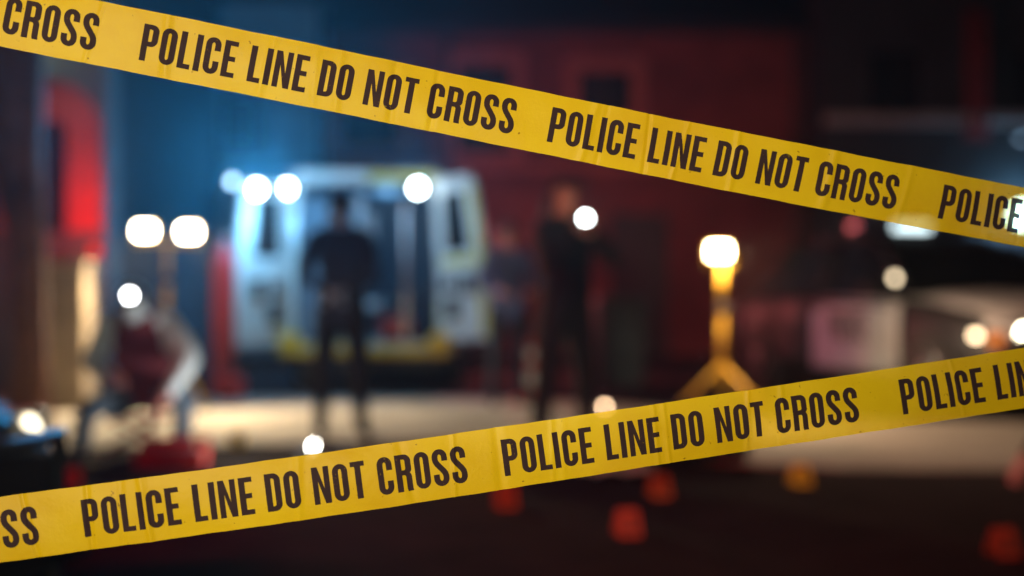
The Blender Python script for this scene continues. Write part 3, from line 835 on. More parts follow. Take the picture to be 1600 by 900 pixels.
# red case
cs = thing('equipment_case', 'low red open case on the ground before the crouching person', 'case', (px2(268, 8.75), 8.75, 0), R(6))
b = MB(); b.box((0, 0, 0.055), (0.42, 0.28, 0.11), bev=0.015); b.build('tray', M['red_plastic'], cs)
b = MB(); b.box((0, 0.14, 0.11), (0.42, 0.04, 0.12), bev=0.015, rot=Matrix.Rotation(R(-20), 4, 'X')); b.build('lid', M['red_plastic'], cs)
b = MB(); b.tube([(-0.07, -0.145, 0.07), (-0.07, -0.17, 0.075), (0.07, -0.17, 0.075), (0.07, -0.145, 0.07)], 0.008, 8); b.build('handle', M['dark_plastic'], cs)

# person kneeling at the right edge, hand reaching in
D5 = 8.4
ox = px2(1690, D5)
def L5(px, py, y): q = P(px, py, y); return (q.x - ox, q.y - D5, q.z)
J = {'pelvis': (L5(1745, 640, 8.5), (0.17, 0.14)), 'waist': (L5(1725, 600, 8.45), (0.16, 0.13)), 'chest': (L5(1690, 550, 8.4), (0.18, 0.13)),
     'neck': (L5(1668, 510, 8.35), 0.06), 'skull': (L5(1655, 485, 8.3), (0.08, 0.09)), 'crown': (L5(1648, 460, 8.3), (0.07, 0.075)),
     'shL': (L5(1675, 560, 8.2), 0.07), 'elL': (L5(1650, 640, 8.1), 0.05), 'wrL': (L5(1604, 712, 8.0), 0.032),
     'shR': (L5(1690, 550, 8.6), 0.07), 'elR': (L5(1675, 625, 8.65), 0.05), 'wrR': (L5(1640, 680, 8.5), 0.032),
     'hipL': (L5(1735, 650, 8.35), 0.11), 'knL': (L5(1670, 705, 8.25), 0.08), 'anL': (L5(1780, 722, 8.3), 0.05), 'toeL': (L5(1815, 728, 8.3), 0.04),
     'hipR': (L5(1745, 650, 8.65), 0.11), 'knR': (L5(1680, 650, 8.75), 0.08), 'anR': (L5(1690, 722, 8.8), 0.05), 'toeR': (L5(1660, 728, 8.7), 0.04)}
person('person', 'kneeling person at the right edge reaching a bare hand to the ground', J, [M['pink_skin'], M['blackcloth'], M['blackcloth'], M['shoe']], BM,
       (ox, D5, 0), 0, (-1, -0.2, -0.4), hair=M['hair_dark'])

# ------------------------------------------------------------------ patrol car: origin on the ground at the centre, nose towards +x, right flank towards -y
def patrol_car(name, label, loc, rz, head_on=(True, True), white_hood=True, bar=True, text=True, headc=(1.0, 0.86, 0.6), hs=40):
    t = thing(name, label, 'police car', loc, rz, )
    HW = 0.92
    # lower body sections along x: (x, half width, z_bottom, z_shoulder, z_top centre)
    S = [(-2.45, 0.70, 0.42, 0.70, 0.80), (-2.38, 0.84, 0.30, 0.86, 0.98), (-2.0, 0.91, 0.25, 0.93, 1.04), (-1.2, 0.93, 0.22, 0.96, 1.02),
         (0.0, 0.93, 0.20, 0.95, 0.99), (0.95, 0.93, 0.22, 0.93, 1.01), (1.4, 0.92, 0.24, 0.90, 0.99), (2.0, 0.89, 0.26, 0.82, 0.90), (2.32, 0.80, 0.28, 0.70, 0.77), (2.44, 0.66, 0.34, 0.60, 0.64)]
    def ring(x, w, zb, zs, zt):
        return [(x, -w * 0.9, zb), (x, -w, zb + 0.12), (x, -w * 1.005, (zb + zs) / 2), (x, -w * 0.98, zs - 0.05), (x, -w * 0.90, zs + 0.01), (x, -w * 0.5, (zs + zt) / 2 + 0.02), (x, 0, zt),
                (x, w * 0.5, (zs + zt) / 2 + 0.02), (x, w * 0.90, zs + 0.01), (x, w * 0.98, zs - 0.05), (x, w * 1.005, (zb + zs) / 2), (x, w, zb + 0.12), (x, w * 0.9, zb)]
    # densify sections
    SS = []
    for i in range(len(S) - 1):
        for k in range(3):
            u = k / 3; SS.append([S[i][j] * (1 - u) + S[i + 1][j] * u for j in range(5)])
    SS.append(list(S[-1]))
    b = MB(); b.loft([ring(*q) for q in SS])
    # hood faces white
    for f in b.bm.faces:
        c = f.calc_center_median()
        if white_hood and c.x > 0.98 and c.x < 2.25 and f.normal.z > 0.3: f.material_index = 1
    bmesh.ops.recalc_face_normals(b.bm, faces=b.bm.faces[:])
    for f in b.bm.faces:
        c = f.calc_center_median()
        if white_hood and 0.98 < c.x < 2.25 and f.normal.z > 0.5 and abs(c.y) < 0.80: f.material_index = 1
    b.build('body', [M['black_paint'], M['white_paint']], t)
    # greenhouse: glass core + roof + pillars
    G = [(-1.75, 0.74, 1.0, 1.01), (-1.15, 0.66, 1.0, 1.40), (-0.7, 0.64, 1.0, 1.45), (0.1, 0.64, 1.0, 1.455), (0.35, 0.65, 1.0, 1.40), (1.05, 0.76, 0.99, 1.0)]
    b = MB()
    b.loft([[(x, -0.80, zb - 0.04), (x, -w, zt), (x, w, zt), (x, 0.80, zb - 0.04)] for x, w, zb, zt in G], smooth=False)
    b.build('windows', M['glass'], t)
    b = MB()
    b.loft([[(x, -w, z), (x, -w * 0.6, z + 0.035), (x, w * 0.6, z + 0.035), (x, w, z), (x, w * 0.95, z - 0.03), (x, -w * 0.95, z - 0.03)] for x, w, z in ((-1.25, 0.66, 1.37), (-0.7, 0.665, 1.455), (-0.3, 0.665, 1.465), (0.1, 0.665, 1.455), (0.42, 0.665, 1.38))])
    b.build('roof', M['black_paint'], t)
    for sy in (-1, 1):
        for p0, p1, r_ in (((1.08, 0.82 * sy, 0.98), (0.36, 0.665 * sy, 1.41), 0.032), ((-0.42, 0.835 * sy, 0.98), (-0.38, 0.66 * sy, 1.45), 0.035), ((-1.80, 0.80 * sy, 0.99), (-1.2, 0.665 * sy, 1.40), 0.05)):
            b = MB(); b.tube([p0, p1], r_, 8); b.build('pillar', M['black_paint'], t)
    # doors
    for sy in (-1, 1):
        for (x0, x1, m) in ((-0.38, 0.92, 'white_paint'), (-1.32, -0.41, 'black_paint')):
            y = 0.938 * sy
            b = MB()
            nseg = 8
            secs = []
            for i in range(nseg + 1):
                z = 0.30 + (0.93 - 0.30) * i / nseg
                yb = 0.945 * sy - sy * 0.06 * max(0, (z - 0.72) / 0.21) ** 2
                secs.append([(x0, yb - 0.02 * sy, z), (x0 + 0.02, yb, z), (x1 - 0.02, yb, z), (x1, yb - 0.02 * sy, z), (x1, yb - 0.06 * sy, z), (x0, yb - 0.06 * sy, z)])
            b.loft(secs)
            d = b.build('door', M[m], t)
            b = MB(); b.box((x0 + 0.14, 0.955 * sy, 0.84), (0.16, 0.03, 0.03), bev=0.008); b.build('handle', M['dark_plastic'], d)
            if text and x0 > -0.4:
                tb = MB(); put_text(tb, 'POLICE', 0.26, lambda u, v: Vector((0.27 - sy * -1 * (u - 0.27 * 1.0) * 1.0 if sy < 0 else 0.27 + 0.27 - u, 0.9485 * sy, 0.56 + v)), center=True, sign=sy)
                tb.build('lettering', M['ink'], d)
        if white_hood:
            b = MB(); b.loft([[(0.95, 0.93 * sy, z), (1.10, 0.925 * sy, z), (1.10, 0.945 * sy - sy * 0.055 * max(0, (z - 0.72) / 0.19) ** 2, z), (0.95, 0.952 * sy - sy * 0.055 * max(0, (z - 0.72) / 0.19) ** 2, z)] for z in (0.3, 0.5, 0.72, 0.82, 0.91)]); b.build('fender_panel', M['white_paint'], t)
        b = MB(); b.box((0.85, 1.02 * sy, 1.0), (0.12, 0.20, 0.13), bev=0.03); b.build('wing_mirror', M['black_paint'], t)
    # wheels
    for wx in (-1.48, 1.50):
        for sy in (-1, 1):
            b = MB(); b.lathe((wx, 0.86 * sy, 0.33), [(0.385, -0.09), (0.385, 0.082)], 28, axis=(0, sy, 0)); b.build('wheel_arch', M['dark_plastic'], t)
            b = MB(); b.lathe((wx, 0.86 * sy, 0.33), [(0.22, -0.11), (0.315, -0.10), (0.33, -0.06), (0.33, 0.07), (0.31, 0.105), (0.22, 0.11)], 28, axis=(0, sy, 0)); w = b.build('wheel', M['rubber'], t)
            b = MB(); b.lathe((wx, 0.86 * sy, 0.33), [(0.215, 0.05), (0.215, 0.115), (0.19, 0.095), (0.06, 0.115), (0.03, 0.12)], 24, axis=(0, sy, 0)); b.build('rim', M['steel'], w)
    # lights
    eh_ = emat('headlight_glow', headc, hs)
    for k, sy in enumerate((-1, 1)):
        b = MB(); b.box((2.26, 0.64 * sy, 0.665), (0.16, 0.26, 0.15), bev=0.03, rz=-0.25 * sy); h = b.build('headlight', M['lens_clear'], t)
        if head_on[k]:
            b = MB(); b.lathe((2.345, 0.64 * sy, 0.665), [(0.062, 0.0), (0.05, 0.015)], 16, axis=(1, 0, 0)); b.build('bulb', eh_, h)
        b = MB(); b.box((2.24, 0.80 * sy, 0.63), (0.14, 0.06, 0.10), bev=0.015, rz=-0.5 * sy); b.build('indicator', mat('amber_lens', (0.8, 0.28, 0.02), 0.3, var=0), t)
        b = MB(); b.box((-2.40, 0.66 * sy, 0.78), (0.10, 0.26, 0.14), bev=0.03, rz=0.25 * sy); b.build('tail_lamp', M['red_plastic'], t)
    if white_hood:
        for sy in (-1, 1):
            b = MB(); b.lathe((0.98, 0.90 * sy, 1.10), [(0.03, -0.10), (0.06, -0.06), (0.065, 0.0)], 16, axis=(1, 0, 0)); b.tube([(0.93, 0.86 * sy, 1.02), (0.93, 0.90 * sy, 1.08)], 0.012, 8); sp = b.build('glint_spotlight', M['dark_plastic'], t)
            b = MB(); b.lathe((0.985, 0.90 * sy, 1.10), [(0.03, 0.0), (0.02, 0.008)], 16, axis=(1, 0, 0)); b.build('lens', emat('spotlight_glint', (1.0, 0.78, 0.5), 7 if head_on[0] else 0.2), sp)  # glowing lens put in to imitate a warm glint
            b = MB(); b.box((2.1, 0.885 * sy, 0.66), (0.09, 0.03, 0.05), bev=0.01); b.build('glint_marker', emat('marker_glint', (1.0, 0.72, 0.42), 9 if head_on[0] else 0.1), t)  # glowing block standing in for another warm glint
    b = MB()
    for i in range(5): b.box((2.42, 0, 0.44 + i * 0.035), (0.03, 0.9, 0.015))
    b.build('grille', M['dark_plastic'], t)
    b = MB(); b.box((2.44, 0, 0.36), (0.14, 1.5, 0.13), bev=0.03); b.build('bumper', M['dark_plastic'], t)
    b = MB()
    b.tube([(2.56, -0.35, 0.28), (2.58, -0.35, 0.70), (2.58, 0.35, 0.70), (2.56, 0.35, 0.28)], 0.022, 8); b.tube([(2.575, -0.35, 0.5), (2.575, 0.35, 0.5)], 0.018, 8)
    b.build('push_bar', M['dark_plastic'], t)
    if bar:
        b = MB(); b.box((-0.3, 0, 1.535), (0.26, 1.15, 0.035), bev=0.01); lb = b.build('light_bar', M['dark_plastic'], t)
        mats = [bar[0], bar[1], bar[2]]
        for k, (y0, y1) in enumerate(((-0.56, -0.20), (-0.18, 0.18), (0.20, 0.56))):
            b = MB(); b.box((-0.3, (y0 + y1) / 2, 1.59), (0.24, y1 - y0, 0.075), bev=0.02); b.build('lens', mats[k], lb)
    return t

# --- condensed letters -------------------------------------------------
TS = 0.162          # stem, in letter heights
TH = 0.135          # horizontal strokes
def arcp(cx, cy, r, a0, a1, n=8, ry=None):
    ry = r if ry is None else ry
    return [(cx + r * math.cos(R(a0 + (a1 - a0) * i / n)), cy + ry * math.sin(R(a0 + (a1 - a0) * i / n))) for i in range(n + 1)]
def strokep(path, w):
    l, r_ = [], []
    for i, p in enumerate(path):
        a = path[max(i - 1, 0)]; c = path[min(i + 1, len(path) - 1)]
        dx, dy = c[0] - a[0], c[1] - a[1]; n = math.hypot(dx, dy) or 1
        ww = w if not callable(w) else w(dx / n, dy / n)
        nx, ny = -dy / n * ww / 2, dx / n * ww / 2
        l.append((p[0] + nx, p[1] + ny)); r_.append((p[0] - nx, p[1] - ny))
    return l + r_[::-1]
def sw(dx, dy): return TS * abs(dy) + (TH + 0.005) * (1 - abs(dy))
def glyph(ch):
    t, h = TS, TH
    if ch == 'I': return t, [[(0, 0), (t, 0), (t, 1), (0, 1)]]
    if ch == 'L': w = .34; return w, [[(0, 0), (w, 0), (w, h), (t, h), (t, 1), (0, 1)]]
    if ch == 'E': w = .36; return w, [[(0, 0), (w, 0), (w, h), (t, h), (t, .435), (w * .92, .435), (w * .92, .57), (t, .57), (t, 1 - h), (w, 1 - h), (w, 1), (0, 1)]]
    if ch == 'T': w = .38; c = w / 2; return w, [[(c - t / 2, 0), (c + t / 2, 0), (c + t / 2, 1 - h), (w, 1 - h), (w, 1), (0, 1), (0, 1 - h), (c - t / 2, 1 - h)]]
    if ch == 'N': w = .46; k = .15; return w, [[(0, 0), (k, 0), (k, .62), (w - k * 1.05, 0), (w, 0), (w, 1), (w - k, 1), (w - k, .40), (k * 1.05, 1), (0, 1)]]
    if ch in 'O':
        w = .41; r = w / 2; ri = r - t + .01
        o = arcp(r, 1 - r - .0, r, 0, 180, 12) + arcp(r, r, r, 180, 360, 12)
        i = arcp(r, 1 - h - ri * 1.3, w / 2 - t, 0, 180, 10, ri * 1.3) + arcp(r, h + ri * 1.3, w / 2 - t, 180, 360, 10, ri * 1.3)
        return w, [o, i]
    if ch == 'D':
        w = .41; r = .19
        o = [(0, 0)] + arcp(w - r, r, r, 270, 360, 8) + arcp(w - r, 1 - r, r, 0, 90, 8) + [(0, 1)]
        q = .05
        i = [(t, h)] + arcp(w - t - q, h + q, q, 270, 360, 5) + arcp(w - t - q, 1 - h - q, q, 0, 90, 5) + [(t, 1 - h)]
        return w, [o, i]
    if ch in 'PR':
        w = .42 if ch == 'P' else .43; r = .18; zb = .40 if ch == 'P' else .44
        q = .045
        i = [(t, zb + h)] + arcp(w - t - q, zb + h + q, q, 270, 360, 5) + arcp(w - t - q, 1 - h - q, q, 0, 90, 5) + [(t, 1 - h)]
        if ch == 'P':
            o = [(0, 0), (t, 0), (t, zb)] + arcp(w - r, zb + r, r, 270, 360, 8) + arcp(w - r, 1 - r, r, 0, 90, 8) + [(0, 1)]
        else:
            o = [(0, 0), (t, 0), (t, zb), (w - t - .05, zb)] + arcp(w - t - .05, zb - .05, .05, 90, 0, 4) + [(w - t, .08), (w - t + .015, 0), (w + .005, 0), (w - .005, .08), (w - .005, zb - .02), (w - .03, zb + .035), (w - .055, zb + .06), (w - .02, zb + .09), (w, zb + .14)] + arcp(w - r, 1 - r, r, 0, 90, 8) + [(0, 1)]
        return w, [o, i]
    if ch == 'C':
        w = .41; rx = w / 2 - t / 2; cy1 = 1 - w / 2 + .0; cy0 = w / 2
        ry = w / 2 - h / 2
        path = [(w - t / 2, .64), (w - t / 2, .70)] + arcp(w / 2, cy1, rx, 0, 180, 12, ry) + arcp(w / 2, cy0, rx, 180, 360, 12, ry) + [(w - t / 2, .30), (w - t / 2, .36)]
        return w, [strokep(path, sw)]
    if ch == 'S':
        w = .42; rx = w / 2 - t / 2; ry = w / 2 - h / 2
        path = [(w - t / 2, .675), (w - t / 2, .73)] + arcp(w / 2, 1 - w / 2, rx, 0, 180, 12, ry) + [(t / 2, .735), (t / 2 + .012, .67), (t / 2 + .05, .60), (w / 2, .50), (w - t / 2 - .05, .40), (w - t / 2 - .012, .33), (w - t / 2, .265)] + arcp(w / 2, w / 2, rx, 0, -180, 12, ry) + [(t / 2, .27), (t / 2, .325)]
        return w, [strokep(path, sw)]
def letters(word):
    """list of (x offset in heights, polys); returns also the advance"""
    x, out = 0.0, []
    for ch in word:
        w, polys = glyph(ch)
        out.append((x, polys)); x += w + 0.088
    return out, x - 0.088
def clean(poly):
    out = []
    for p in poly:
        if not out or math.hypot(p[0] - out[-1][0], p[1] - out[-1][1]) > 1e-4: out.append(p)
    if math.hypot(out[0][0] - out[-1][0], out[0][1] - out[-1][1]) < 1e-4: out.pop()
    return out
def put_text(mb, word, H, fn, center=False, x0=0.0, cut=None, sign=-1):
    ls, adv = letters(word)
    bm = bmesh.new()
    for ox_, polys in ls:
        pv = [[Vector((ox_ + x, y, 0)) for x, y in clean(p)] for p in polys]
        flat = [v for p in pv for v in p]
        vs = [bm.verts.new(v) for v in flat]
        for tri in tessellate_polygon(pv):
            try: bm.faces.new([vs[i] for i in tri])
            except ValueError: pass
    if cut:
        k = math.ceil(adv / cut)
        for i in range(1, k):
            bmesh.ops.bisect_plane(bm, geom=bm.verts[:] + bm.edges[:] + bm.faces[:], plane_co=(i * cut, 0, 0), plane_no=(1, 0, 0))
        for z in (0.1, 0.2, 0.3, 0.4, 0.5, 0.6, 0.7, 0.8, 0.9):
            bmesh.ops.bisect_plane(bm, geom=bm.verts[:] + bm.edges[:] + bm.faces[:], plane_co=(0, z, 0), plane_no=(0, 1, 0))
    mp = {}
    for v in bm.verts:
        if center:
            u = (v.co.x - adv / 2) * H
            q = Vector((0.27 + (u if sign < 0 else -u), 0.0, 0.0)); qq = fn(0, v.co.y * H); q.y = qq.y; q.z = qq.z
        else:
            q = fn(x0 + v.co.x * H, v.co.y * H)
        mp[v.index if v.index >= 0 else id(v)] = q
    bm.verts.index_update()
    nv = [mb.bm.verts.new(((Vector((0.27 + ((v.co.x - adv / 2) * H) * (1 if sign < 0 else -1), 0, 0)) + Vector((0, fn(0, 0).y, fn(0, v.co.y * H).z))) if center else fn(x0 + v.co.x * H, v.co.y * H))) for v in bm.verts]
    for f in bm.faces:
        try: mb.bm.faces.new([nv[v.index] for v in f.verts])
        except ValueError: pass
    bm.free()

lens_white = emat('lightbar_white', (0.75, 0.95, 1.0), 3.0)
lens_blue = emat('lightbar_blue', (0.15, 0.45, 1.0), 3.0)
lens_bluehot = emat('lightbar_blue_hot', (0.35, 0.70, 1.0), 25.0)
lens_red = emat('lightbar_red', (1.0, 0.04, 0.03), 1.0)  # lens of the added red bar, out of view
lens_off = mat('lens_off', (0.05, 0.06, 0.12), 0.2, var=0)
# nearer patrol car at the right: headlight at pixel (1580, 515)
car_rz = R(-74)
def place_by_headlight(px, Y, rz, local=(2.345, -0.64)):
    hx = px2(px, Y); c, s_ = math.cos(rz), math.sin(rz)
    return (hx - (local[0] * c - local[1] * s_), Y - (local[0] * s_ + local[1] * c), 0)
carA = patrol_car('patrol_car', 'black and white patrol car with a glowing headlight at the right edge', place_by_headlight(1600, 11.4, car_rz, (2.345 * 1.08, -0.64 * 1.08)), car_rz, bar=(lens_off, lens_white, lens_off), head_on=(True, True))
carA.scale = (1.08, 1.08, 1.08)
cb = patrol_car('patrol_car', 'second patrol car parked behind the one with the glowing headlight', (px2(1720, 18.0), 18.2, 0), R(-40), bar=(lens_off, lens_off, lens_off), head_on=(False, False))
cb.scale = (1.08, 1.08, 1.08)
# dark car nose at the lower left edge; its lit bulb imitates a glint
cl = patrol_car('dark_car', 'dark car with only its nose showing at the lower left edge', (-3.84, 3.9, 0), R(-8), bar=(lens_off, lens_red, lens_off), head_on=(False, True), hs=4.0, white_hood=False, text=False)
cl['category'] = 'car'
light('SPOT', 'ground_red_fill', (-0.3, 0.3, 1.75), 800, (1.0, 0.03, 0.06), cl, 0.1, target=(4.6, 3.6, 0.0), spot=R(95), blend=0.9)  # unseen red light added to redden the foreground asphalt

# ------------------------------------------------------------------ small things
def marker(px, pybase, m, label, h=0.115, rz=0.2):
    Y = F * CAM_H / (pybase - 450)
    t = thing('evidence_marker', label, 'evidence marker', (px2(px, Y), Y, 0), rz, 'evidence markers on the ground')
    b = MB()
    w, tt = 0.105, 0.004
    for s in (-1, 1):
        q = [(-w / 2, s * 0.055, 0.0), (w / 2, s * 0.055, 0.0), (w / 2 * 0.9, s * 0.006, h), (-w / 2 * 0.9, s * 0.006, h)]
        b.loft([[Vector(p) for p in q], [Vector(p) + Vector((0, -s * tt, 0)) for p in q]], smooth=False)
    b.build('placard', m, t)
    b = MB(); b.box((0, -0.034, h * 0.5), (0.018, 0.003, h * 0.5), rot=Matrix.Rotation(R(-20), 4, 'X')); b.box((0, -0.045, h * 0.26), (0.05, 0.003, 0.014), rot=Matrix.Rotation(R(-20), 4, 'X')); b.build('numeral', M['ink'], t)
    return t
marker(980, 836, M['redorange'], 'red-orange evidence marker on dark asphalt below the middle of the lower tape')
marker(1250, 757, M['marker_yellow'], 'yellow evidence marker on pale paving under the right part of the tape')
marker(1030, 776, M['orange_plastic'], 'orange evidence marker beside the dark duffel bag')
marker(790, 792, M['orange_plastic'], 'orange evidence marker half hidden under the lower tape near the centre')
marker(1566, 868, M['redorange'], 'red evidence marker in the dark bottom right corner')
marker(371, 697, M['marker_yellow'], 'small yellow evidence marker on bright paving left of the navy-clad person', 0.10)
marker(112, 760, M['orange_plastic'], 'dim orange evidence marker beside the nose of the dark car', 0.10)

# traffic cone
cn = thing('traffic_cone', 'red and white traffic cone beside the person in the blue jacket', 'traffic cone', (px2(829, 13.6), 13.6, 0))
b = MB(); b.box((0, 0, 0.02), (0.34, 0.34, 0.04), bev=0.01); b.build('base', M['redorange'], cn)
b = MB(); b.lathe((0, 0, 0.04), [(0.125, 0), (0.025, 0.56), (0.015, 0.57)], 24); b.build('cone', M['redorange'], cn)
for z0, z1 in ((0.12, 0.26), (0.38, 0.47)):
    b = MB()
    rr = lambda z: 0.125 - 0.1 * z / 0.56 + 0.003
    b.lathe((0, 0, 0.04), [(rr(z0), z0), (rr(z1), z1)], 24); b.build('band', M['cone_white'], cn)

# red gas cylinder beside the ambulance
gc = thing('gas_cylinder', 'tall red gas cylinder standing left of the open ambulance', 'gas cylinder', (px2(350, 14.3), 14.3, 0))
b = MB(); b.lathe((0, 0, 0.03), [(0.10, 0), (0.115, 0.03), (0.115, 1.28), (0.095, 1.40), (0.05, 1.47), (0.04, 1.52)], 24); b.build('bottle', M['red_cyl'], gc)
b = MB(); b.lathe((0, 0, 1.55), [(0.03, 0), (0.03, 0.08)], 12); b.tube([(-0.05, 0, 1.6), (0.05, 0, 1.6)], 0.015, 8); b.build('valve', M['steel'], gc)
b = MB(); b.box((0, 0.16, 0.02), (0.34, 0.28, 0.03), bev=0.005); b.tube([(-0.13, 0.16, 0.02), (-0.13, 0.22, 1.2), (0.13, 0.22, 1.2), (0.13, 0.16, 0.02)], 0.014, 8); b.build('trolley', M['dark_plastic'], gc)
rbg = thing('rescue_bag', 'small red rescue bag on the tarmac by the gas cylinder', 'bag', (px2(358, 13.9), 13.9, 0))
b = MB(); b.box((0, 0, 0.13), (0.30, 0.2, 0.24), bev=0.05); b.build('pouch', M['red_cyl'], rbg)
b = MB(); b.tube([(-0.08, 0, 0.24), (-0.06, 0, 0.31), (0.06, 0, 0.31), (0.08, 0, 0.24)], 0.012, 8); b.build('handle', M['dark_plastic'], rbg)
# red bag inside the ambulance
ib = thing('trauma_bag', 'red trauma bag on the ambulance floor inside the rear opening', 'bag', (px2(620, 15.25), 15.3, 0.53))
b = MB(); b.box((0, 0, 0.14), (0.34, 0.24, 0.26), bev=0.05); b.build('pouch', M['red_plastic'], ib)
b = MB(); b.tube([(-0.09, 0, 0.26), (-0.06, 0, 0.34), (0.06, 0, 0.34), (0.09, 0, 0.26)], 0.012, 8); b.build('handle', M['dark_plastic'], ib)
# wheelie bin
wb = thing('wheelie_bin', 'dark grey wheelie bin by the red brick wall behind the black-clad person', 'bin', (px2(965, 15.2), 15.2, 0), R(8))
b = MB(); b.loft([[(-.22, -.25, .06), (.22, -.25, .06), (.22, .2, .06), (-.22, .2, .06)], [(-.27, -.31, .95), (.27, -.31, .95), (.27, .28, .95), (-.27, .28, .95)]], smooth=False); b.build('body', M['bin_grey'], wb)
b = MB(); b.box((0, -0.01, 0.98), (0.6, 0.66, 0.06), bev=0.02); b.build('lid', M['bin_grey'], wb)
for s in (-1, 1):
    b = MB(); b.lathe((s * 0.24, 0.24, 0.1), [(0.1, -0.025), (0.1, 0.025)], 18, axis=(1, 0, 0)); b.build('wheel', M['rubber'], wb)
# dark duffel bag and pale sheet
df = thing('duffel_bag', 'dark duffel bag on the ground behind the lower tape', 'bag', (px2(1080, 9.0), 8.95, 0), R(5))
b = MB()
b.loft([[(x, math.cos(a) * r, 0.15 + math.sin(a) * r * 0.95) for a in [2 * math.pi * k / 16 for k in range(16)]] for x, r in ((-0.36, 0.07), (-0.34, 0.13), (-0.25, 0.155), (0, 0.15), (0.25, 0.155), (0.34, 0.13), (0.36, 0.07))])
b.build('pouch', M['blackcloth'], df)
for s in (-1, 1):
    b = MB(); b.tube([(-0.15, 0.06 * s, 0.28), (-0.08, 0.08 * s, 0.37), (0.08, 0.08 * s, 0.37), (0.15, 0.06 * s, 0.28)], 0.012, 8); b.build('handle', M['dark_plastic'], df)
b = MB()
gx, gy = 18, 12
vv = [[b.bm.verts.new((-0.22 + 0.44 * i / gx, -0.16 + 0.32 * j / gy, 0.03 + 0.03 * math.sin(i * 0.9 + j * 0.4) * math.sin(j * 0.8) + 0.035 * math.exp(-((i - 9) ** 2 + (j - 6) ** 2) / 14))) for j in range(gy + 1)] for i in range(gx + 1)]
for i in range(gx):
    for j in range(gy):
        f = b.bm.faces.new((vv[i][j], vv[i + 1][j], vv[i + 1][j + 1], vv[i][j + 1])); f.smooth = True
so = b.build('plastic_sheet', M['sheet']); so.location = (px2(958, 8.5), 8.45, -0.0)
sm = so.modifiers.new('solid', 'SOLIDIFY'); sm.thickness = 0.02; sm.offset = -1
tag(so, 'crumpled pale blue plastic sheet on the ground left of the duffel bag', 'sheet')
# ground torches
def gtorch(px, py, Y, label, c, st_, r=0.04, d=(0.05, -1, 0.05), e=0):
    p = P(px, py, Y)
    p.z = max(p.z, 0.055)
    return torch('flashlight', label, p, d, emat('ground_torch', c, st_), r, e, c)
gtorch(490, 697, 8.9, 'flashlight lying on a small black case by the navy-clad person', (1.0, 0.97, 0.88), 60, r=0.02, d=(-0.9, -0.25, 0.36), e=60)
pc = thing('small_case', 'small black case with a lit flashlight on top near the bright paving', 'case', (px2(508, 8.95), 8.95, 0), R(4))
b = MB(); b.box((0, 0, 0.04), (0.34, 0.24, 0.075), bev=0.012); b.build('shell', M['dark_plastic'], pc)
b = MB(); b.tube([(-0.06, -0.12, 0.04), (-0.05, -0.15, 0.04), (0.05, -0.15, 0.04), (0.06, -0.12, 0.04)], 0.008, 8); b.build('handle', M['dark_plastic'], pc)
gtorch(945, 640, 12.5, 'warm flashlight lying behind the black-clad person', (1.0, 0.66, 0.38), 20, r=0.022)
gtorch(1146, 716, 8.95, 'warm flashlight lying at the right end of the duffel bag', (1.0, 0.70, 0.42), 14, r=0.022)
# far lamps
def wall_lamp(px, py, Y, label, c, st_, r, arm=0.3, e=0, lc=None):
    t = thing('wall_lamp', label, 'lamp', P(px, py, Y))
    b = MB(); b.tube([(0, 0.02, 0.05), (0, arm * 0.6, 0.10), (0, arm, 0.10)], 0.018, 8); b.build('bracket', M['frame_dark'], t)
    b = MB(); b.lathe((0, 0, 0.0), [(r * 1.3, 0.0), (r * 1.1, 0.06), (0.03, 0.10)], 18); b.build('shade', M['frame_dark'], t)
    b = MB(); rr = bmesh.ops.create_uvsphere(b.bm, u_segments=16, v_segments=10, radius=r); b.build('bulb', emat('wall_lamp_glow', c, st_), t)
    if e: light('POINT', 'lamp_light', (0, -0.1, -0.12), e, lc or c, t, 0.05)
    return t
wall_lamp(1596, 215, 21.2, 'small bluish lamp under the ledge of the dark grey building', (0.4, 0.65, 0.95), 1.2, 0.06)
wall_lamp(-4, 26, 13.7, 'bright greenish-white lamp high on the left corner building', (0.85, 1.0, 0.7), 20, 0.10, 0.3, 6, (0.9, 1.0, 0.7))
wall_lamp(1598, 336, 21.2, 'bright blue-white lamp behind the upper tape on the dark grey building', (0.30, 0.65, 1.0), 90, 0.16, 0.3, 3, (0.4, 0.7, 1.0))

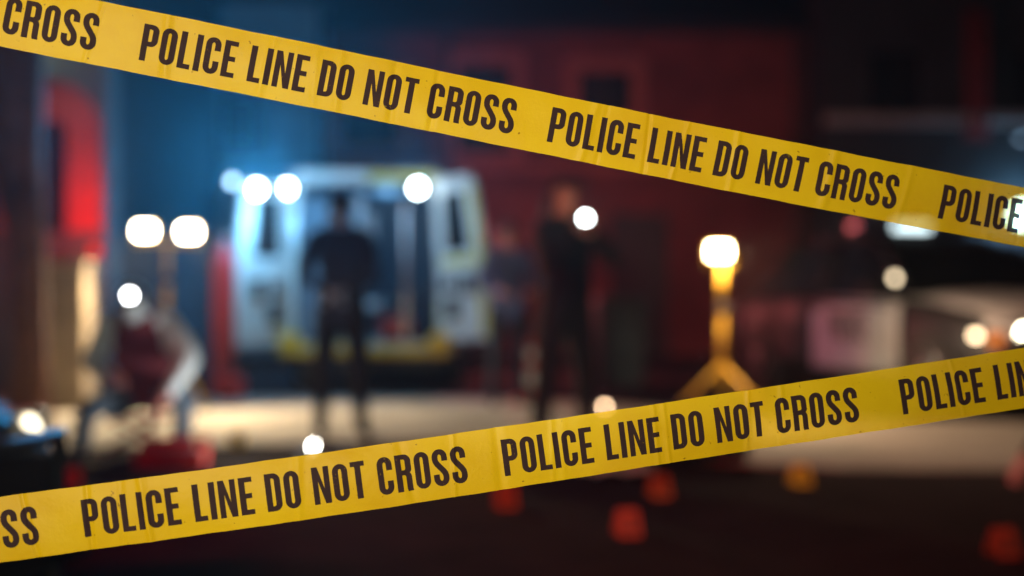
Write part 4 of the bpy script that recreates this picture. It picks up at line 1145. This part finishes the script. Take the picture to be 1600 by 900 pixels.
# ------------------------------------------------------------------ the two barrier tapes
def tape_mat():
    m = bpy.data.materials.new('yellow_film'); m.use_nodes = True
    nt = m.node_tree; nt.nodes.clear()
    N = nt.nodes.new; L = nt.links.new
    tc = N('ShaderNodeTexCoord')
    n1 = N('ShaderNodeTexNoise'); n1.inputs['Scale'].default_value = 5; n1.inputs['Detail'].default_value = 9; n1.inputs['Roughness'].default_value = 0.62
    L(tc.outputs['Object'], n1.inputs['Vector'])
    r1 = N('ShaderNodeValToRGB'); r1.color_ramp.elements[0].position = 0.3; r1.color_ramp.elements[1].position = 0.7
    r1.color_ramp.elements[0].color = (0.74, 0.43, 0.003, 1); r1.color_ramp.elements[1].color = (0.92, 0.64, 0.006, 1)
    L(n1.outputs['Fac'], r1.inputs[0])
    # specks of dirt
    n2 = N('ShaderNodeTexNoise'); n2.inputs['Scale'].default_value = 160; n2.inputs['Detail'].default_value = 3
    L(tc.outputs['Object'], n2.inputs['Vector'])
    r2 = N('ShaderNodeValToRGB'); r2.color_ramp.elements[0].position = 0.70; r2.color_ramp.elements[1].position = 0.75
    r2.color_ramp.elements[0].color = (1, 1, 1, 1); r2.color_ramp.elements[1].color = (0.45, 0.35, 0.3, 1)
    L(n2.outputs['Fac'], r2.inputs[0])
    mx = N('ShaderNodeMix'); mx.data_type = 'RGBA'; mx.blend_type = 'MULTIPLY'; mx.inputs[0].default_value = 1
    L(r1.outputs[0], mx.inputs[6]); L(r2.outputs[0], mx.inputs[7])
    n3 = N('ShaderNodeTexNoise'); n3.inputs['Scale'].default_value = 30; n3.inputs['Detail'].default_value = 10; n3.inputs['Roughness'].default_value = 0.7
    L(tc.outputs['Object'], n3.inputs['Vector'])
    bp = N('ShaderNodeBump'); bp.inputs['Strength'].default_value = 0.35; bp.inputs['Distance'].default_value = 0.003
    L(n3.outputs['Fac'], bp.inputs['Height'])
    tr = N('ShaderNodeBsdfTranslucent'); L(mx.outputs[2], tr.inputs[0]); L(bp.outputs[0], tr.inputs[1])
    pb = N('ShaderNodeBsdfPrincipled'); pb.inputs['Roughness'].default_value = 0.42; pb.inputs['Specular IOR Level'].default_value = 0.16; L(mx.outputs[2], pb.inputs['Base Color']); L(bp.outputs[0], pb.inputs['Normal'])
    tp = N('ShaderNodeBsdfTransparent'); tp.inputs[0].default_value = (1.0, 0.84, 0.42, 1)
    m1 = N('ShaderNodeMixShader'); m1.inputs[0].default_value = 0.42; L(pb.outputs[0], m1.inputs[1]); L(tr.outputs[0], m1.inputs[2])
    m2 = N('ShaderNodeMixShader'); m2.inputs[0].default_value = 0.22; L(m1.outputs[0], m2.inputs[1]); L(tp.outputs[0], m2.inputs[2])
    o = N('ShaderNodeOutputMaterial'); L(m2.outputs[0], o.inputs[0])
    return m
def ink_mat():
    m = mat('tape_ink', (0.018, 0.008, 0.010), 0.75, var=0.2, scale=60, spec=0.12)
    nt = m.node_tree; b = nt.nodes['Principled BSDF']
    o = [n for n in nt.nodes if n.type == 'OUTPUT_MATERIAL'][0]
    tp = nt.nodes.new('ShaderNodeBsdfTransparent')
    tc = nt.nodes.new('ShaderNodeTexCoord')
    n1 = nt.nodes.new('ShaderNodeTexNoise'); n1.inputs['Scale'].default_value = 420; n1.inputs['Detail'].default_value = 4
    n2 = nt.nodes.new('ShaderNodeTexNoise'); n2.inputs['Scale'].default_value = 28; n2.inputs['Detail'].default_value = 5
    ad = nt.nodes.new('ShaderNodeMath'); ad.operation = 'ADD'
    for n_ in (n1, n2): nt.links.new(tc.outputs['Object'], n_.inputs['Vector'])
    nt.links.new(n1.outputs['Fac'], ad.inputs[0]); nt.links.new(n2.outputs['Fac'], ad.inputs[1])
    r = nt.nodes.new('ShaderNodeValToRGB'); r.color_ramp.elements[0].position = 0.62; r.color_ramp.elements[1].position = 0.70
    r.color_ramp.elements[0].color = (0.03, 0.03, 0.03, 1); r.color_ramp.elements[1].color = (0.45, 0.45, 0.45, 1)
    hf = nt.nodes.new('ShaderNodeMath'); hf.operation = 'MULTIPLY'; hf.inputs[1].default_value = 0.5
    nt.links.new(ad.outputs[0], hf.inputs[0]); nt.links.new(hf.outputs[0], r.inputs[0])
    mx = nt.nodes.new('ShaderNodeMixShader')
    nt.links.new(r.outputs[0], mx.inputs[0]); nt.links.new(b.outputs[0], mx.inputs[1]); nt.links.new(tp.outputs[0], mx.inputs[2]); nt.links.new(mx.outputs[0], o.inputs[0])
    return m
TAPE, INK = tape_mat(), ink_mat()
WID = 0.075
def interp(tab, x):
    """Catmull-like smooth interpolation with linear extrapolation"""
    if x <= tab[0][0]: i = 0
    elif x >= tab[-1][0]: i = len(tab) - 2
    else: i = max(k for k in range(len(tab) - 1) if tab[k][0] <= x)
    (xa, ya), (xb, yb) = tab[i], tab[i + 1]
    u = (x - xa) / (xb - xa)
    if x <= tab[0][0] or x >= tab[-1][0]: return ya + (yb - ya) * u
    sa = (tab[i + 1][1] - tab[max(i - 1, 0)][1]) / (tab[i + 1][0] - tab[max(i - 1, 0)][0])
    sb = (tab[min(i + 2, len(tab) - 1)][1] - ya) / (tab[min(i + 2, len(tab) - 1)][0] - xa)
    h = xb - xa
    return (2 * u**3 - 3 * u**2 + 1) * ya + (u**3 - 2 * u**2 + u) * h * sa + (-2 * u**3 + 3 * u**2) * yb + (u**3 - u**2) * h * sb
def tape(label, center, depth, starts, xa, xb, seed, H):
    rnd = random.Random(seed)
    n = 700
    pts = []
    for i in range(n + 1):
        x = xa + (xb - xa) * i / n
        pts.append(P(x, interp(center, x), interp(depth, x)))
    S = [0.0]
    for i in range(n): S.append(S[-1] + (pts[i + 1] - pts[i]).length)
    def at(s):
        lo, hi = 0, n
        while hi - lo > 1:
            md = (lo + hi) // 2
            if S[md] <= s: lo = md
            else: hi = md
        u = (s - S[lo]) / (S[lo + 1] - S[lo])
        p = pts[lo].lerp(pts[lo + 1], u)
        tdir = (pts[min(lo + 8, n)] - pts[max(lo - 7, 0)]).normalized()
        return p, tdir
    ph = [rnd.uniform(0, 6.28) for _ in range(6)]
    creases = [(rnd.uniform(0, S[-1]), rnd.uniform(0.002, 0.006), rnd.choice((-1, 1)) * rnd.uniform(0.0007, 0.0019), rnd.uniform(-0.012, 0.012)) for _ in range(34)]
    def surf(s, v, off=0.0):
        """v in -0.5..0.5 across the width"""
        p, td = at(s)
        nrm = Vector((0, -1, 0)); nrm = (nrm - td * nrm.dot(td)).normalized()   # towards the camera
        up = td.cross(nrm); 
        if up.z < 0: up = -up
        w = 0.0022 * math.sin(s * 9 + ph[0] + v * 2.0) + 0.0012 * math.sin(s * 23 + ph[1] - v * 3) * (0.4 + v) + 0.0005 * math.sin(s * 61 + ph[2] + v * 5)
        w += -0.010 * v * v + 0.0030 * v * math.sin(s * 5 + ph[3])
        for (sk, wd, am, sl) in creases:
            d_ = (s - sk - sl * v) / wd
            if abs(d_) < 3: w += am * math.exp(-d_ * d_)
        edge = 0.0002 * math.sin(s * 47 + ph[4]) + 0.00012 * math.sin(s * 131 + ph[5])
        return p + up * (v * WID + edge * 2 * v) + nrm * (w + off)
    t = thing('barrier_tape', label, 'barrier tape', pts[n // 2].copy(), 0, 'yellow police barrier tapes')
    o0 = pts[n // 2].copy()
    b = MB()
    ns, nv = 1500, 12
    grid = [[b.bm.verts.new(surf(S[-1] * i / ns * 0.99999, -0.5 + j / nv) - o0) for j in range(nv + 1)] for i in range(ns + 1)]
    for i in range(ns):
        for j in range(nv):
            f = b.bm.faces.new((grid[i][j], grid[i + 1][j], grid[i + 1][j + 1], grid[i][j + 1])); f.smooth = True
    b.build('film', TAPE, t)
    # lettering: s of each anchor
    def s_of(px):
        best = min(range(n + 1), key=lambda i: abs(xa + (xb - xa) * i / n - px))
        x0 = xa + (xb - xa) * best / n
        return S[best] + (px - x0) / ((xb - xa) / n) * (S[min(best + 1, n)] - S[best])
    anc = [s_of(x) for x in starts]
    per = (anc[-1] - anc[0]) / (len(anc) - 1)
    anc = [anc[0] - 2 * per, anc[0] - per] + anc + [anc[-1] + per]
    words = (('POLICE', 0.0), ('LINE', 2.90), ('DO', 4.82), ('NOT', 6.08), ('CROSS', 7.84))
    b = MB()
    for a in anc:
        for wd, off in words:
            sc = per / 11.45 / H       # horizontal fit
            ls, adv = letters(wd)
            if a + (off + adv) * H * sc > S[-1] - 0.02 or a + off * H * sc < 0.02: continue
            put_text(b, wd, H, lambda u, v, a=a, off=off, sc=sc: surf(a + off * H * sc + u * sc, (v - H / 2) / WID, 0.0006) - o0, cut=0.05)
    b.build('lettering', INK, t)
    return t
tape('upper yellow barrier tape printed POLICE LINE DO NOT CROSS sloping down to the right',
     [(0, 21), (340, 88.3), (800, 182), (1280, 278), (1600, 339.5)], [(0, 1.66), (340, 1.69), (800, 1.735), (1280, 1.785), (1600, 1.83)],
     [221, 859, 1469], -1400, 2290, 3, 0.0435)
tape('lower yellow barrier tape printed POLICE LINE DO NOT CROSS sloping up to the right',
     [(0, 828.5), (420, 770), (850, 706.5), (1170, 657), (1600, 591)], [(0, 1.635), (420, 1.67), (850, 1.72), (1170, 1.755), (1600, 1.805)],
     [129, 786, 1407], -1400, 2290, 9, 0.0440)
# posts the tapes are tied to, just outside the picture
for lab, px, Y in (('steel barrier post at the left end of both tapes', -1440, 1.52), ('steel barrier post at the right end of both tapes', 2330, 1.93)):
    q = P(px, 450, Y)
    t = thing('barrier_post', lab, 'post', (q.x, Y, 0), 0, 'steel posts holding the tapes')
    b = MB(); b.tube([(0, 0, 0.02), (0, 0, 1.85)], 0.022, 12); b.build('pole', M['steel'], t)
    b = MB(); b.lathe((0, 0, 0), [(0.17, 0), (0.17, 0.015), (0.04, 0.05)], 20); b.build('base', M['rubber'], t)

# ------------------------------------------------------------------ haze
HAZE = 0.0016
hm = bpy.data.materials.new('haze'); hm.use_nodes = True
nt = hm.node_tree; nt.nodes.clear()
pv = nt.nodes.new('ShaderNodeVolumePrincipled'); pv.inputs['Color'].default_value = (0.9, 0.95, 1.0, 1); pv.inputs['Density'].default_value = HAZE
pv.inputs['Anisotropy'].default_value = 0.72
o = nt.nodes.new('ShaderNodeOutputMaterial'); nt.links.new(pv.outputs[0], o.inputs['Volume'])
b = MB(); b.box((0, 58, 5.5), (250, 246, 13)); hz = b.build('haze', hm); hz['kind'] = 'stuff'
